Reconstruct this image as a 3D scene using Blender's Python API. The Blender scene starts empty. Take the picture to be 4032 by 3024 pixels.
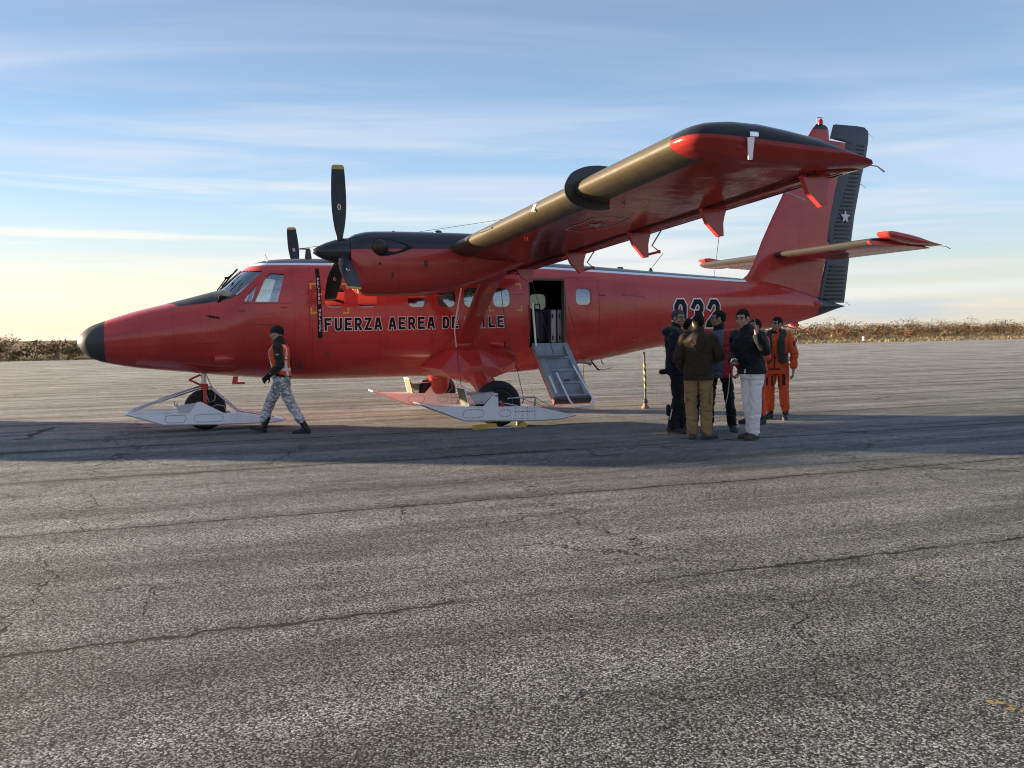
import bpy, bmesh, math, random
import numpy as np
from mathutils import Vector, Matrix, noise
R = math.radians
rng = random.Random(7)
scene = bpy.context.scene
COL = scene.collection

# ------------------------------------------------------------------ camera
CAM_H, PITCH, ROLL, FPX = 1.5444, -0.0562083, 0.0145038, 3517.9
cd = bpy.data.cameras.new('camera'); cam = bpy.data.objects.new('camera', cd); COL.objects.link(cam)
fw = Vector((0, math.cos(PITCH), math.sin(PITCH))); up = Vector((0, -math.sin(PITCH), math.cos(PITCH))); rt = Vector((1, 0, 0))
c_, s_ = math.cos(ROLL), math.sin(ROLL)
r2 = c_*rt - s_*up; u2 = s_*rt + c_*up
m3 = Matrix((r2, u2, -fw)).transposed()
cam.matrix_world = Matrix.Translation((0, 0, CAM_H)) @ m3.to_4x4()
cd.sensor_width = 36; cd.lens = 36*FPX/4032; cd.clip_start = 0.05; cd.clip_end = 9000
scene.camera = cam

# ------------------------------------------------------------------ light
SUN_EL, SUN_BACK = R(6.6), R(15.7)              # sun low on the left, a little behind the aircraft
sdir = Vector((-math.cos(SUN_BACK)*math.cos(SUN_EL), math.sin(SUN_BACK)*math.cos(SUN_EL), math.sin(SUN_EL)))
sl = bpy.data.lights.new('sun', 'SUN'); sl.energy = 5.0; sl.angle = R(1.0); sl.color = (1.0, 0.78, 0.52)
so = bpy.data.objects.new('sun', sl); COL.objects.link(so)
so.rotation_euler = sdir.to_track_quat('Z', 'Y').to_euler()
scene.view_settings.view_transform = 'Standard'; scene.view_settings.look = 'None'
scene.view_settings.exposure = 2.05; scene.view_settings.gamma = 1.0
scene.cycles.filter_width = 1.05

class NG:
    """small expression helper for node trees"""
    def __init__(s, tree): s.t = tree; s.n = tree.nodes; s.l = tree.links
    def node(s, ty, **kw):
        n = s.n.new(ty)
        for k, v in kw.items(): setattr(n, k, v)
        return n
    def put(s, sock, v):
        if isinstance(v, bpy.types.NodeSocket): s.l.new(v, sock)
        else: sock.default_value = v
    def m(s, op, a, b=0.0, c=None, clamp=False):
        n = s.n.new('ShaderNodeMath'); n.operation = op; n.use_clamp = clamp
        s.put(n.inputs[0], a); s.put(n.inputs[1], b)
        if c is not None: s.put(n.inputs[2], c)
        return n.outputs[0]
    def ramp(s, x, a, b, lo=0.0, hi=1.0, smooth=False):
        n = s.n.new('ShaderNodeMapRange'); n.interpolation_type = 'SMOOTHSTEP' if smooth else 'LINEAR'
        s.put(n.inputs[0], x); s.put(n.inputs[1], a); s.put(n.inputs[2], b); s.put(n.inputs[3], lo); s.put(n.inputs[4], hi)
        return n.outputs[0]
    def mix(s, f, a, b, mode='MIX'):
        n = s.n.new('ShaderNodeMix'); n.data_type = 'RGBA'; n.blend_type = mode
        s.put(n.inputs[0], f)
        for k, v in ((6, a), (7, b)):
            if isinstance(v, (tuple, list)) and len(v) == 3: v = tuple(v)+(1,)
            s.put(n.inputs[k], v)
        return n.outputs[2]
    def noise(s, vec, scale, detail=3.0, rough=0.5, dist=0.0, out=0):
        n = s.n.new('ShaderNodeTexNoise'); s.l.new(vec, n.inputs['Vector'])
        n.inputs['Scale'].default_value = scale; n.inputs['Detail'].default_value = detail
        n.inputs['Roughness'].default_value = rough; n.inputs['Distortion'].default_value = dist
        return n.outputs[out]
    def xyz(s, v):
        n = s.n.new('ShaderNodeSeparateXYZ'); s.l.new(v, n.inputs[0]); return n.outputs
    def vec(s, x, y, z):
        n = s.n.new('ShaderNodeCombineXYZ')
        for i, v in enumerate((x, y, z)): s.put(n.inputs[i], v)
        return n.outputs[0]
    def vmul(s, v, f):
        n = s.n.new('ShaderNodeVectorMath'); n.operation = 'MULTIPLY'; s.l.new(v, n.inputs[0]); n.inputs[1].default_value = f
        return n.outputs[0]

# ------------------------------------------------------------------ sky
w = bpy.data.worlds.new('World'); scene.world = w; w.use_nodes = True
nt = w.node_tree; nt.nodes.clear(); g = NG(nt)
out = g.node('ShaderNodeOutputWorld'); bg = g.node('ShaderNodeBackground'); bg.inputs[1].default_value = 0.075
sky = g.node('ShaderNodeTexSky', sky_type='NISHITA', sun_disc=False)
sky.sun_elevation = SUN_EL; sky.sun_rotation = math.atan2(sdir.x, sdir.y)
sky.air_density = 1.0; sky.dust_density = 0.6; sky.ozone_density = 2.0
tc = g.node('ShaderNodeTexCoord'); D = tc.outputs['Generated']
x, y, z = g.xyz(D)
# cirrus: streaks on a flat layer high above
zz = g.m('ADD', g.m('MAXIMUM', z, 0.0), 0.06)
px, py = g.m('DIVIDE', x, zz), g.m('DIVIDE', y, zz)
ca, sa = math.cos(R(-10)), math.sin(R(-10))
qx = g.m('ADD', g.m('MULTIPLY', px, ca), g.m('MULTIPLY', py, -sa))
qy = g.m('ADD', g.m('MULTIPLY', px, sa), g.m('MULTIPLY', py, ca))
n1 = g.noise(g.vec(g.m('MULTIPLY', qx, 0.34), g.m('MULTIPLY', qy, 0.95), 0.35), 1.0, 5.0, 0.50, 0.8)
n2 = g.noise(g.vec(g.m('MULTIPLY', qx, 0.13), g.m('MULTIPLY', qy, 0.45), 4.1), 1.0, 2.0, 0.5, 0.3)
cl = g.m('MULTIPLY', g.ramp(n1, 0.38, 0.68, 0, 1, True), g.ramp(n2, 0.34, 0.54, 0.1, 1, True))
cl = g.m('MULTIPLY', cl, g.ramp(z, 0.02, 0.10, 0.25, 1.0))
# long bands close to the horizon
n3 = g.noise(g.vec(g.m('MULTIPLY', x, 2.2), g.m('MULTIPLY', z, 34.0), 1.7), 1.0, 4.0, 0.55, 0.4)
band = g.m('MULTIPLY', g.ramp(n3, 0.46, 0.66, 0, 1, True), g.ramp(z, 0.30, 0.06, 0, 1, True))
side = g.ramp(x, 0.55, -0.6, 0.0, 1.0, True)
# clear-air gradient: the physical sky, pulled towards the pale hazy blue of the evening
hor = g.mix(side, (2.85, 2.75, 2.50), (3.7, 3.15, 2.55))
gr = g.mix(g.ramp(z, 0.015, 0.085, 0, 1), hor, g.mix(side, (2.15, 2.45, 2.60), (2.75, 2.75, 2.5)))
gr = g.mix(g.ramp(z, 0.07, 0.15, 0, 1), gr, (1.55, 2.25, 2.95))
gr = g.mix(g.ramp(z, 0.13, 0.24, 0, 1), gr, (1.08, 1.66, 2.50))
gr = g.mix(g.ramp(z, 0.22, 0.36, 0, 1), gr, (0.88, 1.20, 1.80))
gr = g.mix(g.ramp(z, 0.36, 0.95, 0, 1), gr, (0.78, 0.98, 1.38))
gr = g.mix(g.ramp(y, 0.15, -0.5, 0.0, 0.55), gr, g.mix(g.ramp(z, 0.02, 0.30, 0, 1), (1.35, 1.40, 1.50), (0.80, 1.05, 1.60)))
tint = g.mix(1.0, sky.outputs[0], (1.0, 1.04, 1.22), 'MULTIPLY')
base = g.mix(0.70, tint, gr)
c1 = g.mix(g.m('MULTIPLY', cl, 0.68), base, g.mix(side, (2.2, 2.5, 3.15), (2.7, 2.75, 3.0)))
c2 = g.mix(g.m('MULTIPLY', band, 0.62), c1, g.mix(side, (2.9, 2.95, 2.95), (3.8, 3.5, 3.0)))
# grey-blue low cloud bank
n4 = g.noise(g.vec(g.m('MULTIPLY', x, 3.0), g.m('MULTIPLY', z, 40.0), 7.7), 1.0, 3.0, 0.5)
bank = g.m('MULTIPLY', g.ramp(n4, 0.48, 0.60, 0, 1, True), g.m('MULTIPLY', g.ramp(z, 0.004, 0.014, 0, 1, True), g.ramp(z, 0.034, 0.024, 0, 1, True)))
c3 = g.mix(g.m('MULTIPLY', bank, 0.55), c2, (1.7, 2.05, 2.5))
g.l.new(c3, bg.inputs[0]); g.l.new(bg.outputs[0], out.inputs[0])

# ------------------------------------------------------------------ helpers
def tag(o, label=None, cat=None, group=None, kind=None):
    if label: o['label'] = label
    if cat: o['category'] = cat
    if group: o['group'] = group
    if kind: o['kind'] = kind
    return o
def empty(name, loc=(0, 0, 0), rz=0.0, parent=None, label=None, cat=None, group=None):
    o = bpy.data.objects.new(name, None); COL.objects.link(o); o.location = loc; o.rotation_euler = (0, 0, rz)
    o.empty_display_size = 0.3
    if parent: o.parent = parent
    return tag(o, label, cat, group)

MATS = {}
def mat(name, col, rough=0.5, metal=0.0, coat=0.0, spec=0.5, var=0.0, vscale=6.0, bump=0.0, bscale=30.0, emit=None, sheen=0.0):
    if name in MATS: return MATS[name]
    m = bpy.data.materials.new(name); m.use_nodes = True; t = NG(m.node_tree); b = m.node_tree.nodes['Principled BSDF']
    b.inputs['Base Color'].default_value = (*col, 1); b.inputs['Roughness'].default_value = rough
    b.inputs['Metallic'].default_value = metal; b.inputs['Coat Weight'].default_value = coat; b.inputs['Coat Roughness'].default_value = 0.06
    b.inputs['Specular IOR Level'].default_value = spec
    if sheen: b.inputs['Sheen Weight'].default_value = sheen
    if var or bump:
        co = t.node('ShaderNodeTexCoord').outputs['Object']
    if var:
        n = t.noise(co, vscale, 4.0, 0.6)
        f = t.ramp(n, 0.3, 0.7, 1-var, 1+var)
        v = t.node('ShaderNodeHueSaturation'); v.inputs['Color'].default_value = (*col, 1); t.l.new(f, v.inputs['Value'])
        t.l.new(v.outputs[0], b.inputs['Base Color'])
        t.l.new(t.ramp(n, 0.3, 0.7, max(0.03, rough*0.8), min(1, rough*1.2)), b.inputs['Roughness'])
    if bump:
        bn = t.node('ShaderNodeBump'); bn.inputs['Strength'].default_value = bump; bn.inputs['Distance'].default_value = 0.02
        t.l.new(t.noise(co, bscale, 3.0, 0.6), bn.inputs['Height']); t.l.new(bn.outputs[0], b.inputs['Normal'])
    MATS[name] = m; return m

class MB:
    """collects polygons (with a material index) for ONE mesh"""
    def __init__(s): s.v = []; s.f = []; s.mi = []
    def add(s, v, f, mi=0):
        o = len(s.v); s.v += [tuple(p) for p in v]; s.f += [tuple(i+o for i in q) for q in f]; s.mi += [mi]*len(f); return s
    def loft(s, rings, cap=True, closed=True, mi=0):
        n = len(rings[0]); v = [p for r in rings for p in r]; f = []
        for i in range(len(rings)-1):
            for j in range(n if closed else n-1):
                k = (j+1) % n; f.append((i*n+j, i*n+k, (i+1)*n+k, (i+1)*n+j))
        if cap: f.append(tuple(range(n-1, -1, -1))); f.append(tuple((len(rings)-1)*n+j for j in range(n)))
        return s.add(v, f, mi)
    def tube(s, pts, r, n=8, mi=0, cap=True):
        pts = [Vector(p) for p in pts]; rs = r if isinstance(r, (list, tuple)) else [r]*len(pts); rings = []; ref = None
        for i, p in enumerate(pts):
            d = (pts[min(i+1, len(pts)-1)]-pts[max(i-1, 0)]).normalized()
            if ref is None: ref = Vector((0, 0, 1)) if abs(d.z) < 0.9 else Vector((1, 0, 0))
            a = (ref-d*ref.dot(d)).normalized(); b = d.cross(a); ref = a
            rings.append([p+(a*math.cos(t)+b*math.sin(t))*rs[i] for t in [2*math.pi*k/n for k in range(n)]])
        return s.loft(rings, cap, True, mi)
    def box(s, c, size, rot=None, mi=0, bev=0.0):
        hx, hy, hz = [q/2 for q in size]; M = rot if rot is not None else Matrix.Identity(3); c = Vector(c)
        b = min(bev, hx*.9, hy*.9, hz*.9)
        if b <= 0:
            P = [(-hx, -hy), (hx, -hy), (hx, hy), (-hx, hy)]
            return s.loft([[c+M@Vector((a, d, zz)) for a, d in P] for zz in (-hz, hz)], mi=mi)
        def ring(ix, zz):
            X, Y = hx-ix, hy-ix; q = b if ix == 0 else b*0.5
            P = [(-X+q, -Y), (X-q, -Y), (X, -Y+q), (X, Y-q), (X-q, Y), (-X+q, Y), (-X, Y-q), (-X, -Y+q)]
            return [c+M@Vector((a, d, zz)) for a, d in P]
        return s.loft([ring(b, -hz), ring(0, -hz+b), ring(0, hz-b), ring(b, hz)], mi=mi)
    def prism(s, poly, axis, a, b, mi=0):
        """poly: 2-D outline; axis 1: (u,w) extruded over y=a..b; axis 2: (x,y) over z; axis 0: (y,z) over x"""
        def P(q, d): return (q[0], d, q[1]) if axis == 1 else ((q[0], q[1], d) if axis == 2 else (d, q[0], q[1]))
        return s.loft([[P(q, a) for q in poly], [P(q, b) for q in poly]], mi=mi)
    def lathe(s, prof, c, axis=1, n=32, mi=0):
        """prof: (r, t) list along the axis"""
        c = Vector(c); rings = []
        for r_, t in prof:
            rg = []
            for k in range(n):
                a = 2*math.pi*k/n; p, q = r_*math.cos(a), r_*math.sin(a)
                rg.append(c+(Vector((t, p, q)) if axis == 0 else Vector((p, t, q)) if axis == 1 else Vector((p, q, t))))
            rings.append(rg)
        return s.loft(rings, True, True, mi)
    def ell(s, c, r_, rot=None, n=16, m=10, mi=0):
        c = Vector(c); M = rot if rot is not None else Matrix.Identity(3); rings = []
        for i in range(m+1):
            a = -math.pi/2+math.pi*i/m; cc, ss = max(math.cos(a), 0.02), math.sin(a)
            rings.append([c+M@Vector((r_[0]*cc*math.cos(2*math.pi*k/n), r_[1]*cc*math.sin(2*math.pi*k/n), r_[2]*ss)) for k in range(n)])
        return s.loft(rings, mi=mi)
    def cap(s, p0, r0, p1, r1, n=12, mi=0):
        p0, p1 = Vector(p0), Vector(p1); d = p1-p0
        if d.length < 1e-6: d = Vector((0, 0, 1e-4))
        d.normalize(); ref = Vector((0, 0, 1)) if abs(d.z) < 0.9 else Vector((1, 0, 0)); a = (ref-d*ref.dot(d)).normalized(); b = d.cross(a)
        rings = []
        for p, r_, angs in ((p0, r0, (-85, -50, -20, 0)), (p1, r1, (0, 20, 50, 85))):
            for t in angs:
                t = R(t); rings.append([p+d*(r_*math.sin(t))+(a*math.cos(k*2*math.pi/n)+b*math.sin(k*2*math.pi/n))*(r_*math.cos(t)) for k in range(n)])
        return s.loft(rings, mi=mi)
    def mesh(s, name, mats, smooth=True, ang=38, fix=True):
        me = bpy.data.meshes.new(name); me.from_pydata(s.v, [], s.f)
        for m_ in (mats if isinstance(mats, (list, tuple)) else [mats]): me.materials.append(m_)
        me.polygons.foreach_set('material_index', s.mi)
        if fix:
            bm = bmesh.new(); bm.from_mesh(me); bmesh.ops.recalc_face_normals(bm, faces=bm.faces); bm.to_mesh(me); bm.free()
        if smooth: me.shade_smooth(); me.set_sharp_from_angle(angle=R(ang))
        me.update(); return me
    def build(s, name, mats, parent=None, smooth=True, ang=38, fix=True, label=None):
        o = bpy.data.objects.new(name, s.mesh(name, mats, smooth, ang, fix)); COL.objects.link(o)
        if parent: o.parent = parent
        if label: o['label'] = label
        return o

def pchip(xs, ys):
    xs, ys = np.array(xs, float), np.array(ys, float); h = np.diff(xs); dl = np.diff(ys)/h; d = np.zeros(len(xs)); d[0], d[-1] = dl[0], dl[-1]
    for i in range(1, len(xs)-1):
        if dl[i-1]*dl[i] > 0: w1, w2 = 2*h[i]+h[i-1], h[i]+2*h[i-1]; d[i] = (w1+w2)/(w1/dl[i-1]+w2/dl[i])
    def f(x):
        x = min(max(x, xs[0]), xs[-1]); i = min(int(np.searchsorted(xs, x, 'right')-1), len(h)-1); i = max(i, 0); t = (x-xs[i])/h[i]
        return float((1+2*t)*(1-t)**2*ys[i]+t*(1-t)**2*h[i]*d[i]+t*t*(3-2*t)*ys[i+1]+t*t*(t-1)*h[i]*d[i+1])
    return f

# ------------------------------------------------------------------ ground
YAW = 0.3549236
def rot2(px_, py_, a): return px_*math.cos(a)-py_*math.sin(a), px_*math.sin(a)+py_*math.cos(a)

def asphalt():
    m = bpy.data.materials.new('worn_asphalt'); m.use_nodes = True; t = NG(m.node_tree); b = m.node_tree.nodes['Principled BSDF']
    P = t.node('ShaderNodeNewGeometry').outputs['Position']
    px, py, pz = t.xyz(P)
    cy, sy = math.cos(YAW-0.02), math.sin(YAW-0.02)
    a = t.m('ADD', t.m('MULTIPLY', px, cy), t.m('MULTIPLY', py, sy))           # along the paving lanes
    q = t.m('SUBTRACT', t.m('MULTIPLY', py, cy), t.m('MULTIPLY', px, sy))      # across them
    # stones
    vo = t.node('ShaderNodeTexVoronoi', feature='F1'); t.l.new(P, vo.inputs['Vector']); vo.inputs['Scale'].default_value = 100.0; vo.inputs['Randomness'].default_value = 1.0
    cr, cg, cb = t.xyz(vo.outputs['Color'])
    st = t.m('ADD', 0.11, t.m('MULTIPLY', t.m('POWER', cr, 1.6), 0.60))
    st = t.m('ADD', st, t.m('MULTIPLY', t.ramp(cg, 0.90, 0.93, 0, 1), 0.26))
    gap = t.ramp(vo.outputs['Distance'], 0.42, 0.70, 0, 1, True)
    fine = t.noise(P, 170.0, 2.0, 0.6)
    st = t.m('MULTIPLY', st, t.ramp(fine, 0.3, 0.7, 0.75, 1.25))
    val = t.m('MULTIPLY', st, t.ramp(gap, 0, 1, 1.0, 0.16))
    # wear: broad patches and lane streaks
    big = t.noise(P, 0.35, 4.0, 0.6)
    med = t.noise(P, 2.3, 4.0, 0.6, 0.5)
    lane = t.noise(t.vec(t.m('MULTIPLY', a, 0.10), t.m('MULTIPLY', q, 1.3), 0.0), 1.0, 4.0, 0.6)
    lane2 = t.noise(t.vec(t.m('MULTIPLY', a, 0.25), t.m('MULTIPLY', q, 5.0), 3.0), 1.0, 3.0, 0.6)
    wear = t.m('MULTIPLY', t.m('MULTIPLY', t.ramp(big, 0.3, 0.7, 0.80, 1.18), t.ramp(med, 0.3, 0.7, 0.86, 1.14)),
               t.m('MULTIPLY', t.ramp(lane, 0.36, 0.62, 0.60, 1.14), t.ramp(lane2, 0.35, 0.65, 0.86, 1.10)))
    val = t.m('MULTIPLY', t.m('MULTIPLY', val, wear), t.m('MULTIPLY', t.ramp(q, 3.0, 16.0, 0.76, 1.18), t.ramp(q, 14.0, 45.0, 1.0, 1.6)))  # near lanes darker, far lanes paler: low-angle brightness put into the colour
    oil = t.m('MULTIPLY', t.ramp(t.noise(P, 0.9, 3.0, 0.55, 0.4), 0.64, 0.72, 0, 1, True), 0.30)
    strk = t.noise(t.vec(t.m('MULTIPLY', a, 0.22), t.m('MULTIPLY', q, 2.1), 9.0), 1.0, 4.0, 0.62)
    val = t.m('MULTIPLY', t.m('MULTIPLY', val, t.m('SUBTRACT', 1.0, oil)), t.ramp(strk, 0.34, 0.50, 0.70, 1.0, True))
    # joints between lanes and cross cracks
    wob = t.m('ADD', t.m('MULTIPLY', t.m('SUBTRACT', t.noise(P, 1.1, 4.0, 0.65), 0.5), 0.30), t.m('MULTIPLY', t.m('SUBTRACT', t.noise(P, 9.0, 3.0, 0.75), 0.5), 0.13))
    qq = t.m('ADD', q, wob)
    ed = t.m('ABSOLUTE', t.m('SUBTRACT', t.m('PINGPONG', t.m('SUBTRACT', qq, 4.88), 1.5), 0.0))   # joint every 3 m
    brk = t.ramp(t.noise(t.vec(a, t.m('MULTIPLY', q, 0.35), 2.0), 0.9, 3.0, 0.6), 0.30, 0.44, 0.15, 1.0)
    crk = t.m('MULTIPLY', t.ramp(ed, 0.010, 0.030, 1, 0), brk)
    soft = t.m('MULTIPLY', t.ramp(ed, 0.0, 0.22, 1, 0, True), 0.30)
    aw = t.m('ADD', a, t.m('MULTIPLY', t.m('SUBTRACT', t.noise(P, 0.8, 4.0, 0.7), 0.5), 2.2))
    ex = t.m('PINGPONG', t.m('SUBTRACT', aw, 3.05), 2.05)
    brk2 = t.ramp(t.noise(P, 0.42, 2.0, 0.5), 0.42, 0.52, 0.0, 1.0)
    crk2 = t.m('MULTIPLY', t.ramp(ex, 0.006, 0.022, 1, 0), brk2)
    v2 = t.node('ShaderNodeTexVoronoi', feature='DISTANCE_TO_EDGE'); dn = t.node('ShaderNodeVectorMath'); dn.operation = 'ADD'; t.l.new(P, dn.inputs[0]); t.l.new(t.vmul(t.noise(P, 1.6, 4.0, 0.7, 0.0, 1), (0.9, 0.9, 0.0)), dn.inputs[1])
    t.l.new(dn.outputs[0], v2.inputs['Vector']); v2.inputs['Scale'].default_value = 0.42
    crk3 = t.m('MULTIPLY', t.ramp(v2.outputs['Distance'], 0.002, 0.008, 1, 0), t.ramp(t.noise(P, 0.23, 2.0, 0.5), 0.50, 0.56, 0.0, 0.9))
    ck = t.m('MAXIMUM', t.m('MAXIMUM', crk, crk2), crk3)
    val = t.m('MULTIPLY', val, t.m('SUBTRACT', 1.0, soft))
    val = t.m('MULTIPLY', val, t.ramp(ck, 0, 1, 1.0, 0.10))
    tone = t.mix(cb, (0.99, 1.0, 0.95), (0.92, 1.0, 1.04))
    tone = t.mix(t.ramp(q, 12.0, 30.0, 0, 1), tone, t.mix(1.0, tone, (1.07, 0.99, 0.90), 'MULTIPLY'))  # far lanes warmed: sunlit tan put into the colour
    comb = t.vec(val, val, val)
    colr = t.mix(1.0, comb, tone, 'MULTIPLY')
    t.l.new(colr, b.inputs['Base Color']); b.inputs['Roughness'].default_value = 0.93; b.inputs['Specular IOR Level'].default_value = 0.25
    hgt = t.m('SUBTRACT', t.m('ADD', t.m('MULTIPLY', t.m('SUBTRACT', 1.0, gap), t.ramp(cb, 0, 1, 0.5, 1.0)), t.m('MULTIPLY', fine, 0.35)), t.m('MULTIPLY', ck, 2.0))
    bn = t.node('ShaderNodeBump'); bn.inputs['Strength'].default_value = 1.0; bn.inputs['Distance'].default_value = 0.008
    t.l.new(hgt, bn.inputs['Height'])
    b2 = t.node('ShaderNodeBump'); b2.inputs['Strength'].default_value = 0.30; b2.inputs['Distance'].default_value = 0.05
    t.l.new(med, b2.inputs['Height']); t.l.new(bn.outputs[0], b2.inputs['Normal'])
    t.l.new(b2.outputs[0], b.inputs['Normal'])
    return m
def heath():
    m = bpy.data.materials.new('dry_heath'); m.use_nodes = True; t = NG(m.node_tree); b = m.node_tree.nodes['Principled BSDF']
    P = t.node('ShaderNodeNewGeometry').outputs['Position']
    n = t.noise(P, 0.25, 5.0, 0.65); n2 = t.noise(P, 2.5, 4.0, 0.7)
    c = t.mix(t.ramp(n, 0.35, 0.65), (0.20, 0.14, 0.075), (0.10, 0.10, 0.055))
    c = t.mix(t.ramp(n2, 0.4, 0.65), c, (0.25, 0.18, 0.10))
    t.l.new(c, b.inputs['Base Color']); b.inputs['Roughness'].default_value = 1.0; b.inputs['Specular IOR Level'].default_value = 0.1
    bn = t.node('ShaderNodeBump'); bn.inputs['Strength'].default_value = 1.0; bn.inputs['Distance'].default_value = 0.25
    t.l.new(n2, bn.inputs['Height']); t.l.new(bn.outputs[0], b.inputs['Normal'])
    return m
E0 = Vector((-38.6, 67.4)); EDIR = Vector((0.926, 0.378)); ENRM = Vector((-0.378, 0.926))
def edge_pt(s_, off): p = E0+EDIR*s_+ENRM*off; return (p.x, p.y)
bm_ = MB()
pts = []
for i in range(0, 261):
    s_ = -300+i*2.6
    off = 0.9*noise.noise(Vector((s_*0.11, 3.1, 0)))+0.5*noise.noise(Vector((s_*0.4, 9.1, 0)))
    pts.append((*edge_pt(s_, off), 0.0))
ncol = len(pts)
near = []
for i in range(0, 261):
    s_ = -300+i*2.6; near.append((*edge_pt(s_, -220), 0.0))
bm_.add(pts+near, [(i, i+1, ncol+i+1, ncol+i) for i in range(ncol-1)])
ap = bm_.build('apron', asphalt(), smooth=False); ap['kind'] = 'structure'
gm = MB(); gm.add([(-4000, -4000, -0.05), (4000, -4000, -0.05), (4000, 4000, -0.05), (-4000, 4000, -0.05)], [(0, 1, 2, 3)])
gd = gm.build('ground', heath(), smooth=False); gd['kind'] = 'structure'

# ------------------------------------------------------------------ aircraft (local: x aft from the nose, -y to its left, z up)
A = empty('ski_plane', (-6.99595, 14.41501, 0), YAW, None, 'red twin propeller plane with black nose tip, wheel skis and an open side door', 'airplane')
def red_paint(name, stripes=None, seams=(), k=1.0):
    m = bpy.data.materials.new(name); m.use_nodes = True; t = NG(m.node_tree); b = m.node_tree.nodes['Principled BSDF']
    co = t.node('ShaderNodeTexCoord').outputs['Object']; x, y, z = t.xyz(co)
    n = t.noise(co, 1.6, 5.0, 0.6); n2 = t.noise(co, 9.0, 4.0, 0.65)
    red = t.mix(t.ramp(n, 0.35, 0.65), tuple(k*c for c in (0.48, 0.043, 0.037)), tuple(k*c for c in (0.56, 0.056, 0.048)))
    chip = t.ramp(n2, 0.70, 0.76, 0, 1)
    red = t.mix(t.m('MULTIPLY', chip, 0.35), red, (0.52, 0.10, 0.06))
    # repainted patches
    pv_ = t.node('ShaderNodeTexVoronoi', feature='F1', distance='CHEBYCHEV'); t.l.new(t.vmul(co, (1.3, 1.3, 2.2)), pv_.inputs['Vector']); pv_.inputs['Scale'].default_value = 1.0
    pr, pg, pb = t.xyz(pv_.outputs['Color'])
    red = t.mix(t.m('MULTIPLY', t.ramp(pr, 0.78, 0.79, 0, 1), 0.30), red, (0.38, 0.026, 0.032))
    col = red
    for u0 in seams:
        ln = t.ramp(t.m('ABSOLUTE', t.m('SUBTRACT', x, u0)), 0.002, 0.006, 0.45, 0.0)
        col = t.mix(ln, col, (0.08, 0.01, 0.012))
    for z0 in (1.14, 1.555, 1.99, 2.52):
        ln = t.m('MULTIPLY', t.ramp(t.m('ABSOLUTE', t.m('SUBTRACT', z, z0)), 0.002, 0.006, 0.28, 0.0), t.ramp(x, 3.3, 3.4, 0, 1)); col = t.mix(ln, col, (0.10, 0.012, 0.014))
    drip = t.noise(t.vec(t.m('MULTIPLY', x, 13.0), t.m('MULTIPLY', y, 3.0), t.m('MULTIPLY', z, 0.9)), 1.0, 4.0, 0.65)
    soot = t.noise(t.vec(t.m('MULTIPLY', x, 0.9), t.m('MULTIPLY', y, 3.0), t.m('MULTIPLY', z, 11.0)), 1.0, 4.0, 0.65)
    col = t.mix(t.m('ADD', t.ramp(drip, 0.56, 0.74, 0, 0.26), t.ramp(soot, 0.58, 0.76, 0, 0.24)), col, (0.14, 0.030, 0.026))
    rough = t.ramp(n2, 0.3, 0.7, 0.13, 0.24)
    if stripes: col, rough = stripes(t, x, y, z, col, rough)
    t.l.new(col, b.inputs['Base Color']); t.l.new(rough, b.inputs['Roughness']); b.inputs['Specular IOR Level'].default_value = 0.42
    b.inputs['Coat Weight'].default_value = 0.30; b.inputs['Coat Roughness'].default_value = 0.04
    bn = t.node('ShaderNodeBump'); bn.inputs['Strength'].default_value = 0.30; bn.inputs['Distance'].default_value = 0.035
    t.l.new(t.m('ADD', t.noise(co, 2.4, 2.0, 0.5), t.m('MULTIPLY', t.noise(co, 14.0, 2.0, 0.5), 0.05)), bn.inputs['Height'])
    t.l.new(bn.outputs[0], b.inputs['Normal'])
    return m
BLK = (0.018, 0.020, 0.026)
def fus_stripes(t, x, y, z, col, rough):
    ws = t.m('SUBTRACT', 2.775, t.m('MULTIPLY', t.m('MAXIMUM', t.m('SUBTRACT', x, 7.6), 0.0), 0.042))
    d = t.m('SUBTRACT', z, ws)
    front = t.m('GREATER_THAN', x, 2.70)
    back = t.m('LESS_THAN', x, 12.55)
    fb = t.m('MULTIPLY', front, back)
    white = t.m('MULTIPLY', t.m('GREATER_THAN', d, -0.034), fb)
    black = t.m('MULTIPLY', t.m('GREATER_THAN', d, 0.010), fb)
    # anti-glare panel on top of the nose: half-width grows towards the windshield
    hw = t.ramp(x, 1.30, 1.55, 0.0, 0.42); hw = t.m('ADD', hw, t.ramp(x, 1.55, 2.45, 0.0, 0.27))
    ag = t.m('MULTIPLY', t.m('LESS_THAN', t.m('ABSOLUTE', y), hw), t.m('MULTIPLY', t.m('GREATER_THAN', z, 1.9), t.m('LESS_THAN', x, 2.52)))
    ag = t.m('MULTIPLY', ag, t.m('GREATER_THAN', t.m('ADD', t.m('SUBTRACT', z, 2.06), t.m('MULTIPLY', t.m('SUBTRACT', 1.7, x), 0.19)), 0.0))
    col = t.mix(white, col, (0.86, 0.86, 0.88)); col = t.mix(black, col, BLK); col = t.mix(ag, col, (0.02, 0.021, 0.024))
    rough = t.m('MAXIMUM', rough, t.m('MULTIPLY', ag, 0.55)); rough = t.m('MAXIMUM', rough, t.m('MULTIPLY', black, 0.30))
    return col, rough
M_FUS = red_paint('fuselage_paint', fus_stripes, (0.95, 1.45, 2.02, 3.33, 3.62, 4.75, 5.68, 7.42, 9.3, 9.72, 10.3, 11.2, 11.9, 12.6, 13.2))
M_RED = red_paint('red_paint')
def flat_red(m, coat, spec):
    b = m.node_tree.nodes['Principled BSDF']; b.inputs['Coat Weight'].default_value = coat; b.inputs['Specular IOR Level'].default_value = spec; return m
M_BLACK = mat('black_paint', BLK, 0.28, coat=0.2, var=0.2, bump=0.05, bscale=6)
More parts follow.
